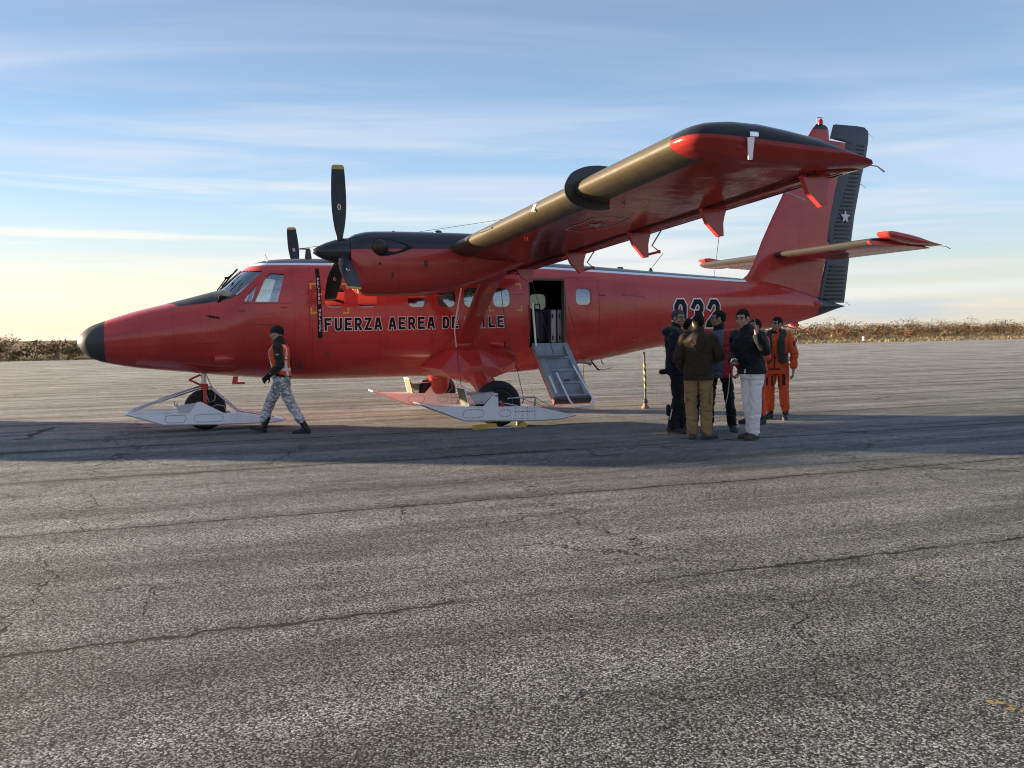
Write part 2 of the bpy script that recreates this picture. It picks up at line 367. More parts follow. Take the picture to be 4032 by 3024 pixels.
M_RADOME = mat('radome_black', (0.045, 0.045, 0.046), 0.5, var=0.25, vscale=9)
M_WHITE = mat('white_paint', (0.88, 0.88, 0.90), 0.35, var=0.06, vscale=5)
M_LETW = mat('lettering_white', (0.88, 0.86, 0.88), 0.4)
M_LETB = mat('lettering_black', (0.008, 0.008, 0.009), 0.5, spec=0.25)
M_YEL = mat('marking_yellow', (0.78, 0.46, 0.05), 0.5)
M_ORANGE = mat('orange_red', (0.62, 0.05, 0.025), 0.35)
M_DARK = mat('interior_dark', (0.02, 0.021, 0.023), 0.7, var=0.3)
M_LINING = mat('cabin_lining', (0.035, 0.036, 0.038), 0.8)
M_GREY = mat('grey_stair', (0.25, 0.29, 0.32), 0.5, var=0.18, vscale=7)
M_METAL = mat('bare_metal', (0.55, 0.55, 0.56), 0.28, metal=1.0, var=0.15)
M_CHROME = mat('chrome', (0.8, 0.8, 0.8), 0.12, metal=1.0)
M_TYRE = mat('tyre_rubber', (0.016, 0.016, 0.017), 0.75, var=0.3, vscale=14)
M_CABLE = mat('steel_cable', (0.05, 0.05, 0.055), 0.5)
M_ROPE = mat('white_rope', (0.62, 0.60, 0.58), 0.8)
def glass():
    m = bpy.data.materials.new('window_glass'); m.use_nodes = True; t = NG(m.node_tree); nt_ = m.node_tree
    nt_.nodes.remove(nt_.nodes['Principled BSDF']); o = nt_.nodes['Material Output']
    tr = t.node('ShaderNodeBsdfTransparent'); tr.inputs[0].default_value = (0.80, 0.86, 0.86, 1)
    gl = t.node('ShaderNodeBsdfGlossy'); gl.inputs[1].default_value = 0.04; gl.inputs[0].default_value = (0.9, 0.95, 1, 1)
    fr = t.node('ShaderNodeFresnel'); fr.inputs[0].default_value = 1.5
    mx = t.node('ShaderNodeMixShader'); t.l.new(t.m('ADD', t.m('MULTIPLY', fr.outputs[0], 1.4), 0.20, clamp=True), mx.inputs[0])
    t.l.new(tr.outputs[0], mx.inputs[1]); t.l.new(gl.outputs[0], mx.inputs[2]); t.l.new(mx.outputs[0], o.inputs[0])
    return m
M_GLASS = glass()

# ---- fuselage
FU = [0.0, .012, .036, .087, .20, .42, .80, 1.33, 1.65, 2.07, 2.20, 2.40, 2.58, 2.76, 2.93, 3.23, 3.6, 5.0, 7.0, 8.05, 9.64, 10.3, 11.4, 12.5, 13.2, 14.0, 14.6, 15.20, 15.28]
FT = [1.535, 1.575, 1.61, 1.672, 1.758, 1.846, 1.975, 2.115, 2.20, 2.315, 2.35, 2.52, 2.675, 2.785, 2.845, 2.876, 2.89, 2.893, 2.893, 2.875, 2.795, 2.755, 2.695, 2.63, 2.56, 2.40, 2.23, 2.07, 2.05]
FB = [1.495, 1.455, 1.415, 1.345, 1.25, 1.165, 1.085, 1.015, .978, .925, .912, .89, .872, .857, .845, .825, .80, .795, .80, .86, 1.075, 1.195, 1.335, 1.465, 1.565, 1.695, 1.845, 2.02, 2.035]
FW = [.02, .07, .115, .18, .265, .355, .47, .60, .665, .735, .755, .782, .80, .815, .828, .845, .862, .865, .865, .85, .755, .70, .60, .485, .39, .255, .15, .045, .03]
NT = [2.0, 2.0, 2.0, 2.0, 2.0, 2.0, 2.1, 2.2, 2.25, 2.3, 2.3, 2.4, 2.5, 2.6, 2.7, 2.9, 3.1, 3.2, 3.2, 3.1, 2.9, 2.8, 2.5, 2.3, 2.2, 2.1, 2.0, 2.0, 2.0]
fT, fB, fW, fN = pchip(FU, FT), pchip(FU, FB), pchip(FU, FW), pchip(FU, NT)
def zc(u): return fB(u)+0.53*(fT(u)-fB(u))
def S(u, z):
    c = zc(u); h = (fT(u)-c) if z > c else (c-fB(u)); t = min(abs((z-c)/max(h, 1e-4)), 0.999); n = fN(u) if z > c else max(2.0, fN(u)-0.25)
    return fW(u)*(1-t**n)**(1/n)
def fring(u, inset=0.0, N=96):
    c = zc(u); r_ = []
    for k in range(N):
        a = 2*math.pi*k/N; ca, sa = math.cos(a), math.sin(a); h = (fT(u)-c) if sa > 0 else (c-fB(u)); n = fN(u) if sa > 0 else max(2.0, fN(u)-0.25)
        yy = (fW(u)-inset)*math.copysign(abs(ca)**(2/n), ca); z_ = c+(h-inset)*math.copysign(abs(sa)**(2/n), sa)
        r_.append((u, yy, z_))
    return r_
def stations(a, b, step):
    xs = [a]+[u for u in FU if a < u < b]+[b]; o = []
    for p, q in zip(xs, xs[1:]):
        k = max(1, int(math.ceil((q-p)/step))); o += [p+(q-p)*i/k for i in range(k)]
    return o+[b]
def temp(mb, name, mats=()):
    o = mb.build(name, list(mats) or [M_DARK], smooth=False); return o
def boolean(o, cutters, op='DIFFERENCE'):
    for c in cutters:
        md = o.modifiers.new('b', 'BOOLEAN'); md.operation = op; md.solver = 'EXACT'; md.object = c
    dg = bpy.context.evaluated_depsgraph_get(); me = bpy.data.meshes.new_from_object(o.evaluated_get(dg)); o.modifiers.clear(); o.data = me; return o
def kill(*os):
    for o in os: bpy.data.objects.remove(o, do_unlink=True)
def rrect(u0, u1, w0, w1, r_, n=5):
    P = []
    for cx, cz_, a0 in ((u1-r_, w1-r_, 0), (u0+r_, w1-r_, 90), (u0+r_, w0+r_, 180), (u1-r_, w0+r_, 270)):
        for i in range(n+1): a = R(a0+90*i/n); P.append((cx+r_*math.cos(a), cz_+r_*math.sin(a)))
    return P
cabin_win = [rrect(u, u+.325, 2.028, 2.36, .10) for u in (3.845, 4.39, 5.255, 5.783, 6.26, 6.805)]
LWIN = cabin_win+[rrect(8.437, 8.747, 2.062, 2.363, .085)]
RWIN = cabin_win+[rrect(8.15, 8.505, 2.02, 2.33, .09), rrect(7.4, 7.73, 2.02, 2.35, .09)]
TRI = [(2.552, 2.135), (2.672, 2.135), (2.762, 2.400), (2.735, 2.385), (2.60, 2.215)]
SIDE = [(2.722, 2.125), (3.072, 2.125), (3.205, 2.578), (2.997, 2.603), (2.955, 2.575), (2.880, 2.472)]
WSH = [(2.05, 2.43), (2.19, 2.365), (2.452, 2.235), (2.868, 2.632), (2.62, 2.655), (2.555, 2.652), (2.40, 2.80), (2.05, 2.80)]
RAD = 0.425
st = stations(RAD, 14.47, 0.14)
shell = MB(); shell.loft([fring(u) for u in st], mi=0)
ist = [u for u in st if 1.3 < u < 12.0]
cut_in = MB(); cut_in.loft([fring(u, 0.055, 48) for u in ist][::2], mi=1)
o_sh = temp(shell, 'fuselage', [M_FUS, M_LINING])
o_in = temp(cut_in, 'tmp', [M_FUS, M_LINING])
cut = []
def cutter(poly, a, b): mb = MB(); mb.prism(poly, 1, a, b); o = temp(mb, 'tmp', [M_LETB]); cut.append(o); return o
door_cut = cutter(rrect(7.515, 8.215, 1.29, 2.535, .02, 2), -1.3, -.4)
wl = [cutter(p, -1.3, -.3) for p in LWIN]; wr = [cutter(p, .3, 1.3) for p in RWIN]
wc = [cutter(p, a_, b_) for p in (TRI, SIDE) for a_, b_ in ((-1.3, -.2), (.2, 1.3))]; wws = cutter(WSH, -1.3, 1.3)
boolean(o_sh, [o_in]+cut)
me = o_sh.data; me.shade_smooth(); me.set_sharp_from_angle(angle=R(30)); o_sh.parent = A; FUS = o_sh
# glass panes: a thin skin just under the outer surface, trimmed by the same outlines
def pane(name, c, M_GLASS=M_GLASS):
    mb = MB(); bb = [Vector(v) for v in c.bound_box]; ua, ub = min(v.x for v in bb)-.05, max(v.x for v in bb)+.05
    us = [u for u in np.linspace(ua, ub, 10)]
    mb.loft([fring(u, 0.012, 96) for u in us]); o = temp(mb, name, [M_GLASS]); i_ = MB(); us2 = np.linspace(ua-.01, ub+.01, 10); i_.loft([fring(u, 0.018, 96) for u in us2])
    oi = temp(i_, 'tmp', [M_GLASS]); boolean(o, [oi]); boolean(o, [c], 'INTERSECT'); kill(oi)
    o.data.materials.clear(); o.data.materials.append(M_GLASS); o.data.polygons.foreach_set('material_index', [0]*len(o.data.polygons)); o.data.shade_smooth(); o.data.set_sharp_from_angle(angle=R(30))
    o.parent = A; return o
M_CGL = M_GLASS.copy(); M_CGL.name = 'tinted_cabin_glass'
for n_ in M_CGL.node_tree.nodes:
    if n_.type == 'BSDF_TRANSPARENT': n_.inputs[0].default_value = (.42, .46, .46, 1)
for c in wl+wr: pane('cabin_window', c, M_CGL)
for c in wc: pane('cockpit_window', c)
pane('windshield', wws)
kill(o_in, *cut)
# windshield posts and frame line
pm = MB()
def skin_top(u): return fT(u)
pm.tube([(2.215, 0, 2.352), (2.40, 0, 2.518), (2.575, 0, 2.668)], 0.022, 6)
pm.build('windshield_post', M_FUS, A)
wip = MB()
wip.tube([(2.16, -.30, 2.33), (2.30, -.26, 2.52), (2.48, -.20, 2.66)], 0.010, 6); wip.tube([(2.24, -.22, 2.40), (2.50, -.16, 2.70)], 0.013, 6); wip.box((2.32, -.25, 2.54), (.07, .05, .035))
wip.tube([(2.34, -.66, 2.30), (2.52, -.58, 2.48)], 0.007, 6)
wip.build('wiper', M_LETB, A)
# radome
rm = MB(); rm.loft([fring(u) for u in [0, .004, .012, .024]+[.036+.389*i/14 for i in range(15)]]); rm.build('nose_radome', M_RADOME, A)
# interior
im = MB(); im.box((6.05, 0, 1.255), (5.2, 1.36, .04)); im.build('cabin_floor', M_DARK, A)
im = MB(); im.loft([[(8.80+d_, p[1], p[2]) for p in fring(8.80, .04, 40)] for d_ in (0, .02)]); im.build('cabin_bulkhead', M_LINING, A)
im = MB(); im.prism([(-.72, 1.0), (-.12, 1.0), (-.12, 2.72), (-.5, 2.72), (-.74, 2.2)], 0, 3.42, 3.45); im.prism([(.12, 1.0), (.72, 1.0), (.74, 2.2), (.5, 2.72), (.12, 2.72)], 0, 3.42, 3.45); im.build('cockpit_bulkhead', M_LINING, A)
im = MB(); im.prism([(1.9, 1.4), (2.62, 1.4), (2.58, 2.08), (2.42, 2.20), (2.18, 2.24)], 1, -.60, .60); im.build('instrument_panel', M_LETB, A)
for yy in (-.38, .38):
    se = MB(); se.box((3.02, yy, 1.72), (.45, .42, .10), bev=.03); se.box((3.27, yy, 1.98), (.10, .42, .55), bev=.04); se.build('cockpit_seat', M_DARK, A)
    yk = MB(); yk.tube([(2.56, yy, 2.02), (2.70, yy, 2.10)], .018); yk.tube([(2.70, yy-.13, 2.19), (2.70, yy-.10, 2.07), (2.70, yy+.10, 2.07), (2.70, yy+.13, 2.19)], .016); yk.build('control_yoke', M_LETB, A)
for u in (4.6, 5.4, 6.2, 6.9):
    for yy in (-.45, .45):
        se = MB(); se.box((u, yy, 1.62), (.42, .42, .09), bev=.03); se.box((u+.22, yy, 1.86), (.09, .42, .50), bev=.03); se.build('cabin_seat', mat('seat_cloth', (.10, .085, .06), .9), A)
# ---- flat details laid on the skin
def skin(u, w_, off, side=-1): return (u, side*(S(u, w_)+off), w_)
def skin_poly(mb, poly, off, mi=0, step=.08, side=-1):
    """convex quad (4 pts in u,w) draped on the skin"""
    a, b_, c, d = [Vector(p) for p in poly]; nu = max(1, int(max((b_-a).length, (c-d).length)/step)); nv = max(1, int(max((d-a).length, (c-b_).length)/step))
    V = []; F = []
    for j in range(nv+1):
        for i in range(nu+1):
            s, t = i/nu, j/nv; p = (a*(1-s)+b_*s)*(1-t)+(d*(1-s)+c*s)*t; V.append(skin(p.x, p.y, off, side))
    for j in range(nv):
        for i in range(nu): k = j*(nu+1)+i; F.append((k, k+1, k+nu+2, k+nu+1))
    mb.add(V, F, mi)
GLY = {  # stroke letters on a 0.62 x 1 box (centre lines)
 'F': [[(0, 0), (0, 1), (.62, 1)], [(0, .54), (.5, .54)]],
 'U': [[(0, 1), (0, .2), (.16, 0), (.46, 0), (.62, .2), (.62, 1)]],
 'E': [[(.62, 0), (0, 0), (0, 1), (.62, 1)], [(0, .54), (.5, .54)]],
 'R': [[(0, 0), (0, 1), (.46, 1), (.62, .84), (.62, .62), (.46, .46), (0, .46)], [(.30, .46), (.62, 0)]],
 'Z': [[(0, 1), (.62, 1), (0, 0), (.62, 0)]],
 'A': [[(-.02, 0), (.22, 1.0), (.40, 1.0), (.64, 0)], [(.09, .28), (.53, .28)]],
 'D': [[(0, 0), (0, 1), (.42, 1), (.62, .80), (.62, .20), (.42, 0), (0, 0)]],
 'C': [[(.62, .74), (.62, .82), (.46, 1), (.16, 1), (0, .82), (0, .18), (.16, 0), (.46, 0), (.62, .18), (.62, .26)]],
 'H': [[(0, 0), (0, 1)], [(.62, 0), (.62, 1)], [(0, .5), (.62, .5)]],
 'I': [[(.31, 0), (.31, 1)]],
 'L': [[(0, 1), (0, 0), (.62, 0)]],
 'P': [[(0, 0), (0, 1), (.46, 1), (.62, .84), (.62, .60), (.46, .44), (0, .44)]],
 'G': [[(.62, .74), (.62, .82), (.46, 1), (.16, 1), (0, .82), (0, .18), (.16, 0), (.46, 0), (.62, .18), (.62, .46), (.36, .46)]],
 'O': [[(.16, 1), (0, .82), (0, .18), (.16, 0), (.46, 0), (.62, .18), (.62, .82), (.46, 1), (.16, 1)]],
 '9': [[(0, .16), (.16, 0), (.46, 0), (.62, .18), (.62, .82), (.46, 1), (.16, 1), (0, .82), (0, .58), (.14, .44), (.62, .44)]],
 '3': [[(0, .80), (.16, 1), (.46, 1), (.62, .84), (.62, .66), (.48, .52), (.28, .52)], [(.48, .52), (.62, .38), (.62, .18), (.46, 0), (.16, 0), (0, .18)]],
 '2': [[(0, .78), (.16, 1), (.46, 1), (.62, .84), (.62, .62), (.04, .12), (.04, 0), (.66, 0)]],
}
def ribbon(pts, half, ext):
    pts = [Vector(p) for p in pts]; closed = (pts[0]-pts[-1]).length < 1e-6; n = len(pts)
    if not closed:
        pts[0] = pts[0]+(pts[0]-pts[1]).normalized()*ext; pts[-1] = pts[-1]+(pts[-1]-pts[-2]).normalized()*ext
    L, Rr = [], []
    for i in range(n):
        if closed: p0, p1, p2 = pts[(i-1) % (n-1)] if i else pts[n-2], pts[i], pts[1] if i in (0, n-1) else pts[i+1]
        else: p0, p1, p2 = pts[max(i-1, 0)], pts[i], pts[min(i+1, n-1)]
        d1 = (p1-p0).normalized() if (p1-p0).length > 1e-9 else (p2-p1).normalized(); d2 = (p2-p1).normalized() if (p2-p1).length > 1e-9 else d1
        n1, n2 = Vector((-d1.y, d1.x)), Vector((-d2.y, d2.x)); m_ = (n1+n2)
        m_ = m_.normalized() if m_.length > 1e-6 else n1; k = half/max(m_.dot(n1), 0.42)
        L.append(p1+m_*k); Rr.append(p1-m_*k)
    return [(L[i], Rr[i], Rr[i+1], L[i+1]) for i in range(n-1)]
def letter(mb, ch, u0, w0, hgt, t, o, wid=None, slant=0.0, side=-1, base=.003):
    """cap height hgt incl. outline; t stroke, o outline width (metres)"""
    k = 0
    H = hgt-t-2*o; W = (wid if wid else hgt*.70)-t-2*o
    for st_ in GLY[ch]:
        P = [(u0+o+t/2+p[0]/.62*W, w0+o+t/2+p[1]*H+slant*(p[0]/.62*W)) for p in st_]
        if o > 0:
            for q in ribbon(P, t/2+o, t/2+o): skin_poly(mb, q, base+k*.0003, 0, .06, side); k += 1
        for q in ribbon(P, t/2, t/2): skin_poly(mb, q, base+(.006 if o > 0 else 0)+k*.0003, 1, .06, side); k += 1
lm = MB()
def word(mb, s, u0, u1, w0, w1, hgt, t, o, base=.003):
    n = len(s); pitch = (u1-u0)/(n-1+.86)
    for i, ch in enumerate(s):
        wd = pitch*.86*(1.04 if ch in 'AU' else 1.0); letter(mb, ch, u0+pitch*i, w0+(w1-w0)*i/max(n-1, 1), hgt, t, o, wd, base=base)
word(lm, 'FUERZA', 3.808, 4.795, 1.625, 1.632, .236, .040, .0125)
word(lm, 'AEREA', 4.895, 5.725, 1.632, 1.640, .234, .040, .0125)
word(lm, 'DE', 5.85, 6.162, 1.642, 1.645, .230, .040, .0125)
word(lm, 'CH', 6.26, 6.575, 1.648, 1.650, .225, .038, .0125)
letter(lm, 'I', 6.585, 1.650, .224, .038, .0125, .066)
word(lm, 'LE', 6.70, 7.01, 1.652, 1.653, .222, .038, .0125)
lm.build('fuselage_lettering', [M_LETW, M_LETB], A, smooth=False, fix=False)
nm = MB()
for ch, u in (('9', 10.578), ('3', 10.985), ('2', 11.385)): letter(nm, ch, u, 1.590, .605, .095, .026, .345, base=.004)
nm.build('registration_number', [M_LETW, M_LETB], A, smooth=False, fix=False)
pm = MB(); skin_poly(pm, [(3.713, 1.517), (3.785, 1.517), (3.775, 2.683), (3.707, 2.683)], .004, 1)
for i, ch in enumerate('PELIGRO HELICE'):
    if ch == ' ': continue
    w0 = 2.497-i*.0648-(0.0 if i < 8 else .0); letter(pm, ch, 3.727+.0006*i, w0-.026, .050, .009, 0, .032, base=.007)
ob = pm.build('propeller_warning_stripe', [M_LETW, M_LETB], A, smooth=False, fix=False)
for i, p in enumerate(ob.data.polygons):
    # the first draped quad block is the black band, everything after it the white letters
    ys = abs(ob.data.vertices[p.vertices[0]].co.y)-S(ob.data.vertices[p.vertices[0]].co.x, ob.data.vertices[p.vertices[0]].co.z)
    p.material_index = 1 if ys < .0055 else 0
YMS = []
def corner(u, w_, du, dw, t=.030):
    L = .105; ym = MB(); YMS.append(ym)
    skin_poly(ym, [(u, w_), (u+du*L, w_), (u+du*L, w_+dw*t), (u, w_+dw*t)], .003); skin_poly(ym, [(u, w_+dw*t), (u+du*t, w_+dw*t), (u+du*t, w_+dw*L), (u, w_+dw*L)], .003)
for u, w_, du, dw in ((3.597, 2.435, 1, -1), (4.235, 2.437, -1, -1), (3.597, 1.92, 1, 1), (4.24, 1.92, -1, 1), (7.352, 2.447, -1, -1), (7.36, 1.948, -1, 1), (6.718, 1.946, 1, 1), (6.715, 2.447, 1, -1)): corner(u, w_, du, dw)
ym = MB(); YMS.append(ym); skin_poly(ym, [(7.30, 2.612), (7.36, 2.60), (7.36, 2.62), (7.33, 2.635)], .003)
for ym in YMS: ym.build('hatch_corner_mark', M_YEL, A, smooth=False, fix=False)
# door panels, seams, handles
# the window of that door stays free: four strips round it
dm = MB()
for q in ([(8.232, 1.268), (8.918, 1.262), (8.918, 2.045), (8.232, 2.045)], [(8.232, 2.38), (8.918, 2.38), (8.918, 2.565), (8.232, 2.56)], [(8.232, 2.045), (8.42, 2.045), (8.42, 2.38), (8.232, 2.38)], [(8.765, 2.045), (8.918, 2.045), (8.918, 2.38), (8.765, 2.38)]): skin_poly(dm, q, .004, 0, .05)
dm.build('cargo_door', M_FUS, A, fix=False)
SMM = mat('seam_dark', (.05, .008, .01), .5)
def seam(a, b_, t=.004, mb=None): 
    a, b_ = Vector(a), Vector(b_); d = (b_-a).normalized(); n = Vector((-d.y, d.x))*t/2; sm = MB(); skin_poly(sm, [a-n, b_-n, b_+n, a+n], .0058); sm.build('panel_seam', SMM, A, smooth=False, fix=False)
for a, b_ in (((8.925, 1.26), (8.925, 2.57)), ((8.225, 2.568), (8.925, 2.572)), ((8.225, 1.262), (8.925, 1.257)), ((2.54, 2.098), (3.30, 2.098)), ((2.66, 1.925), (3.02, 1.928)), ((2.58, 1.75), (2.98, 1.752)),
              ((1.8, 1.455), (2.15, 1.45)), ((9.40, 2.258), (9.95, 2.21)), ((7.0, 2.24), (7.42, 2.25)), ((3.58, 1.45), (3.58, 2.50)), ((3.60, 1.44), (4.0, 1.43)), ((8.2, 2.45), (8.2, 2.46))): seam(a, b_)
for (u, w_, l) in ((2.45, 1.99, .11), (8.93, 2.252, .11), (8.93, 1.531, .12), (9.66, 1.40, .10), (9.47, 2.245, .012), (9.92, 2.20, .012), (3.12, 2.045, .10)):
    hm = MB(); hm.tube([skin(u, w_, .015), skin(u+l, w_-.006, .02)], .012, 6); hm.build('hinge_fitting', M_RED, A)
tm = MB(); tm.tube([skin(2.02, 1.90, .0), skin(2.02, 1.90, .05), skin(1.96, 1.905, .07)], [.014, .012, .006], 6); tm.tube([skin(2.03, 1.895, .03), skin(2.16, 1.87, .02)], .012, 6); tm.build('pitot_probe', M_LETB, A)
bm2 = MB(); bm2.lathe([(.02, 2.06), (.060, 2.075), (.070, 2.13), (.070, 2.26), (.045, 2.33), (.012, 2.37)], (0, -S(2.2, 1.20)-.01, 1.20), axis=0, n=16); bm2.build('air_scoop', M_RED, A)
# exhaust pipe and round port on the flank
xm = MB(); q0 = Vector(skin(6.76, 1.385, -.03)); q1 = Vector(skin(6.985, 1.35, .11))
xm.tube([q0, q0.lerp(q1, .5), q1], [.065, .068, .066], 16); xm.build('heater_duct', M_RED, A)
xm = MB(); dd = (q1-q0).normalized(); xm.tube([q1+dd*.001, q1+dd*.004], .058, 16); xm.build('duct_opening', M_LETB, A)
for u, w_ in ((7.083, 1.295), (3.864, 1.271)):
    pmb = MB(); c = Vector(skin(u, w_, 0)); pmb.lathe([(.045, -.006), (.045, .006), (.002, .007)], c, axis=1, n=20); pmb.build('inspection_port', mat('dark_red', (.17, .012, .016), .4), A)
    c.y -= 0
# ---- engine nacelles and propellers
NACU = [3.935, 3.97, 4.08, 4.27, 4.87, 5.35, 5.9, 6.4, 6.9]
NT_ = [2.995, 3.02, 3.062, 3.094, 3.106, 3.106, 3.10, 3.02, 2.90]
NB_ = [2.36, 2.27, 2.165, 2.135, 2.133, 2.185, 2.335, 2.52, 2.72]
NW_ = [.235, .27, .31, .335, .345, .335, .30, .22, .10]
nT, nB, nW = pchip(NACU, NT_), pchip(NACU, NB_), pchip(NACU, NW_)
def nac_stripes(t, x, y, z, col, rough):
    k = t.m('GREATER_THAN', z, t.m('ADD', 2.807, t.m('MULTIPLY', t.m('SUBTRACT', x, 3.94), 0.017)))
    col = t.mix(k, col, (0.016, 0.019, 0.028)); rough = t.m('MAXIMUM', rough, t.m('MULTIPLY', k, 0.22)); return col, rough
M_NAC = red_paint('nacelle_paint', nac_stripes, (4.62, 5.62))
def nac_side(u, z):
    zt, zb, b = nT(u), nB(u), nW(u); c = (zt+zb)/2+.05; h = zt-c if z > c else c-zb; n = 2.5; t = min(abs(z-c)/h, .999); return b*(1-t**n)**(1/n)
PROP = (3.797, 2.62, 2.787)
M_BLADE = mat('blade_black', (0.012, 0.013, 0.016), 0.38, var=0.2, vscale=8); M_TIP = mat('blade_tip_yellow', (0.55, 0.33, 0.06), 0.5)
def blade_mesh(mb):
    rs = [.12, .17, .25, .36, .50, .66, .82, .98, 1.10, 1.20, 1.215]; ch = [.085, .10, .125, .165, .20, .222, .222, .212, .20, .188, .186]; th = [.085, .075, .055, .040, .030, .024, .019, .015, .012, .010, .010]; tw = [60, 40, 24, 14, 8, 4, 1, -2, -4, -5, -5]
    def sec(r_, c, t, a):
        a = R(a); P = []
        for k in range(16):
            f = 2*math.pi*k/16; xx, yy = .5*c*math.cos(f)+.02, .5*t*math.sin(f); P.append((xx*math.cos(a)-yy*math.sin(a), xx*math.sin(a)+yy*math.cos(a), r_))
        return P
    mb.loft([sec(*q) for q in zip(rs, ch, th, tw)], mi=0)
    mb.loft([sec(r_, c, .0102, -5) for r_, c in ((1.2152, .187), (1.25, .180), (1.27, .160), (1.279, .120), (1.281, .06))], mi=1)
    P = [(.02+.026*math.cos(k*math.pi/8), 0, .66+.046*math.sin(k*math.pi/8)) for k in range(16)]
    for sgn in (-1, 1): mb.loft([[(p[0], sgn*.0126, p[2]) for p in P], [(p[0], sgn*.0142, p[2]) for p in P]], mi=2)
    for sgn in (-1, 1): mb.loft([[(p[0]*.55+.009, sgn*.0143, (p[2]-.66)*.8+.66) for p in P], [(p[0]*.55+.009, sgn*.015, (p[2]-.66)*.8+.66) for p in P]], mi=3)
for sd, ang0 in ((-1, 2.0), (1, 35.0)):
    y0 = sd*PROP[1]; nb = MB(); rings = []
    for u in stations(3.935, 6.9, .09):
        zt, zb, b = nT(u), nB(u), nW(u); c = (zt+zb)/2+.05; rg = []
        for k in range(56):
            a = 2*math.pi*k/56; ca, sa = math.cos(a), math.sin(a); h = zt-c if sa > 0 else c-zb; n = 2.5
            rg.append((u, y0+b*math.copysign(abs(ca)**(2/n), ca), c+h*math.copysign(abs(sa)**(2/n), sa)))
        rings.append(rg)
    nb.loft(rings); N = nb.build('engine_nacelle', M_NAC, A)
    il = MB(); E_ = [(3.93+.16*(-math.sin(a)*.5+.5)*.9-.0, y0+.185*math.cos(a), 2.305+.105*math.sin(a)) for a in [2*math.pi*k/28 for k in range(29)]]
    il.tube(E_, .024, 10, cap=False); il.build('intake_lip', mat('lip_cream', (.62, .55, .42), .35), N)
    il = MB(); il.loft([[(p[0]+d_, y0+(p[1]-y0)*.93, 2.305+(p[2]-2.305)*.93) for p in E_[:-1]] for d_ in (-.012, .02)]); il.build('air_intake', M_LETB, N)
    # exhaust recess: black teardrop and the stub pipe in it
    tp = []
    for k in range(28):
        a = 2*math.pi*k/28; r_ = .135; uu = 4.37+(.14*math.cos(a) if math.cos(a) < 0 else .46*math.cos(a)); ww = 2.842+.137*math.sin(a)*(1 if math.cos(a) < 0 else (1-.55*math.cos(a)**1.4)); tp.append((uu, ww))
    for s2 in (-1, 1):
        em = MB(); em.loft([[(p[0], y0+s2*(nac_side(p[0], p[1])-.03), p[1]) for p in tp], [(p[0], y0+s2*(nac_side(p[0], p[1])+.006), p[1]) for p in tp]]); em.build('exhaust_recess', M_LETB, N, smooth=False)
        es = MB(); es.ell((4.345, y0+s2*(nW(4.35)-.005), 2.838), (.125, .085, .115), Matrix.Rotation(R(-12*s2), 3, 'Z')); es.build('exhaust_stub', mat('exhaust_steel', (.06, .045, .035), .45, metal=.6, var=.3), N)
    for (u, w_, a_, b_) in ((4.52, 2.45, .004, .06), (5.02, 2.60, .015, .055)):
        pn = MB(); pn.box((u, y0-nac_side(u, w_)-.001, w_), (a_*2+.02, .006, b_*2)); pn.build('cowling_latch', mat('dark_red2', (.10, .012, .014), .5), N)
    pn = MB(); pn.lathe([(.022, -.004), (.02, -.012), (.002, -.014)], (4.33, y0-nac_side(4.33, 2.60), 2.60), axis=1, n=12); pn.build('cowling_port', mat('dark_red2', (.10, .012, .014), .5), N)
    vm = MB(); vm.ell((5.32, y0, 3.11), (.06, .045, .035)); vm.build('breather_vent', M_BLACK, N); vm = MB(); vm.ell((4.62, y0, 3.10), (.03, .03, .02)); vm.build('filler_cap', M_BLACK, N)
    P_ = empty('propeller', (PROP[0], y0, PROP[2]), 0, A)
    spb = MB(); spb.lathe([(.004, -.386), (.03, -.375), (.075, -.31), (.13, -.19), (.175, -.06), (.198, .04), (.205, .135), (.15, .137)], (0, 0, 0), axis=0, n=40); spb.build('spinner', M_BLACK, P_)
    for k in range(3):
        bb_ = MB(); blade_mesh(bb_); o = bb_.build('blade', [M_BLADE, M_TIP, M_LETW, mat('decal_red', (.35, .05, .05), .5)], P_)
        o.rotation_euler = (R(-(ang0+120*k)) if sd < 0 else R(ang0*-1-120*k), 0, 0)
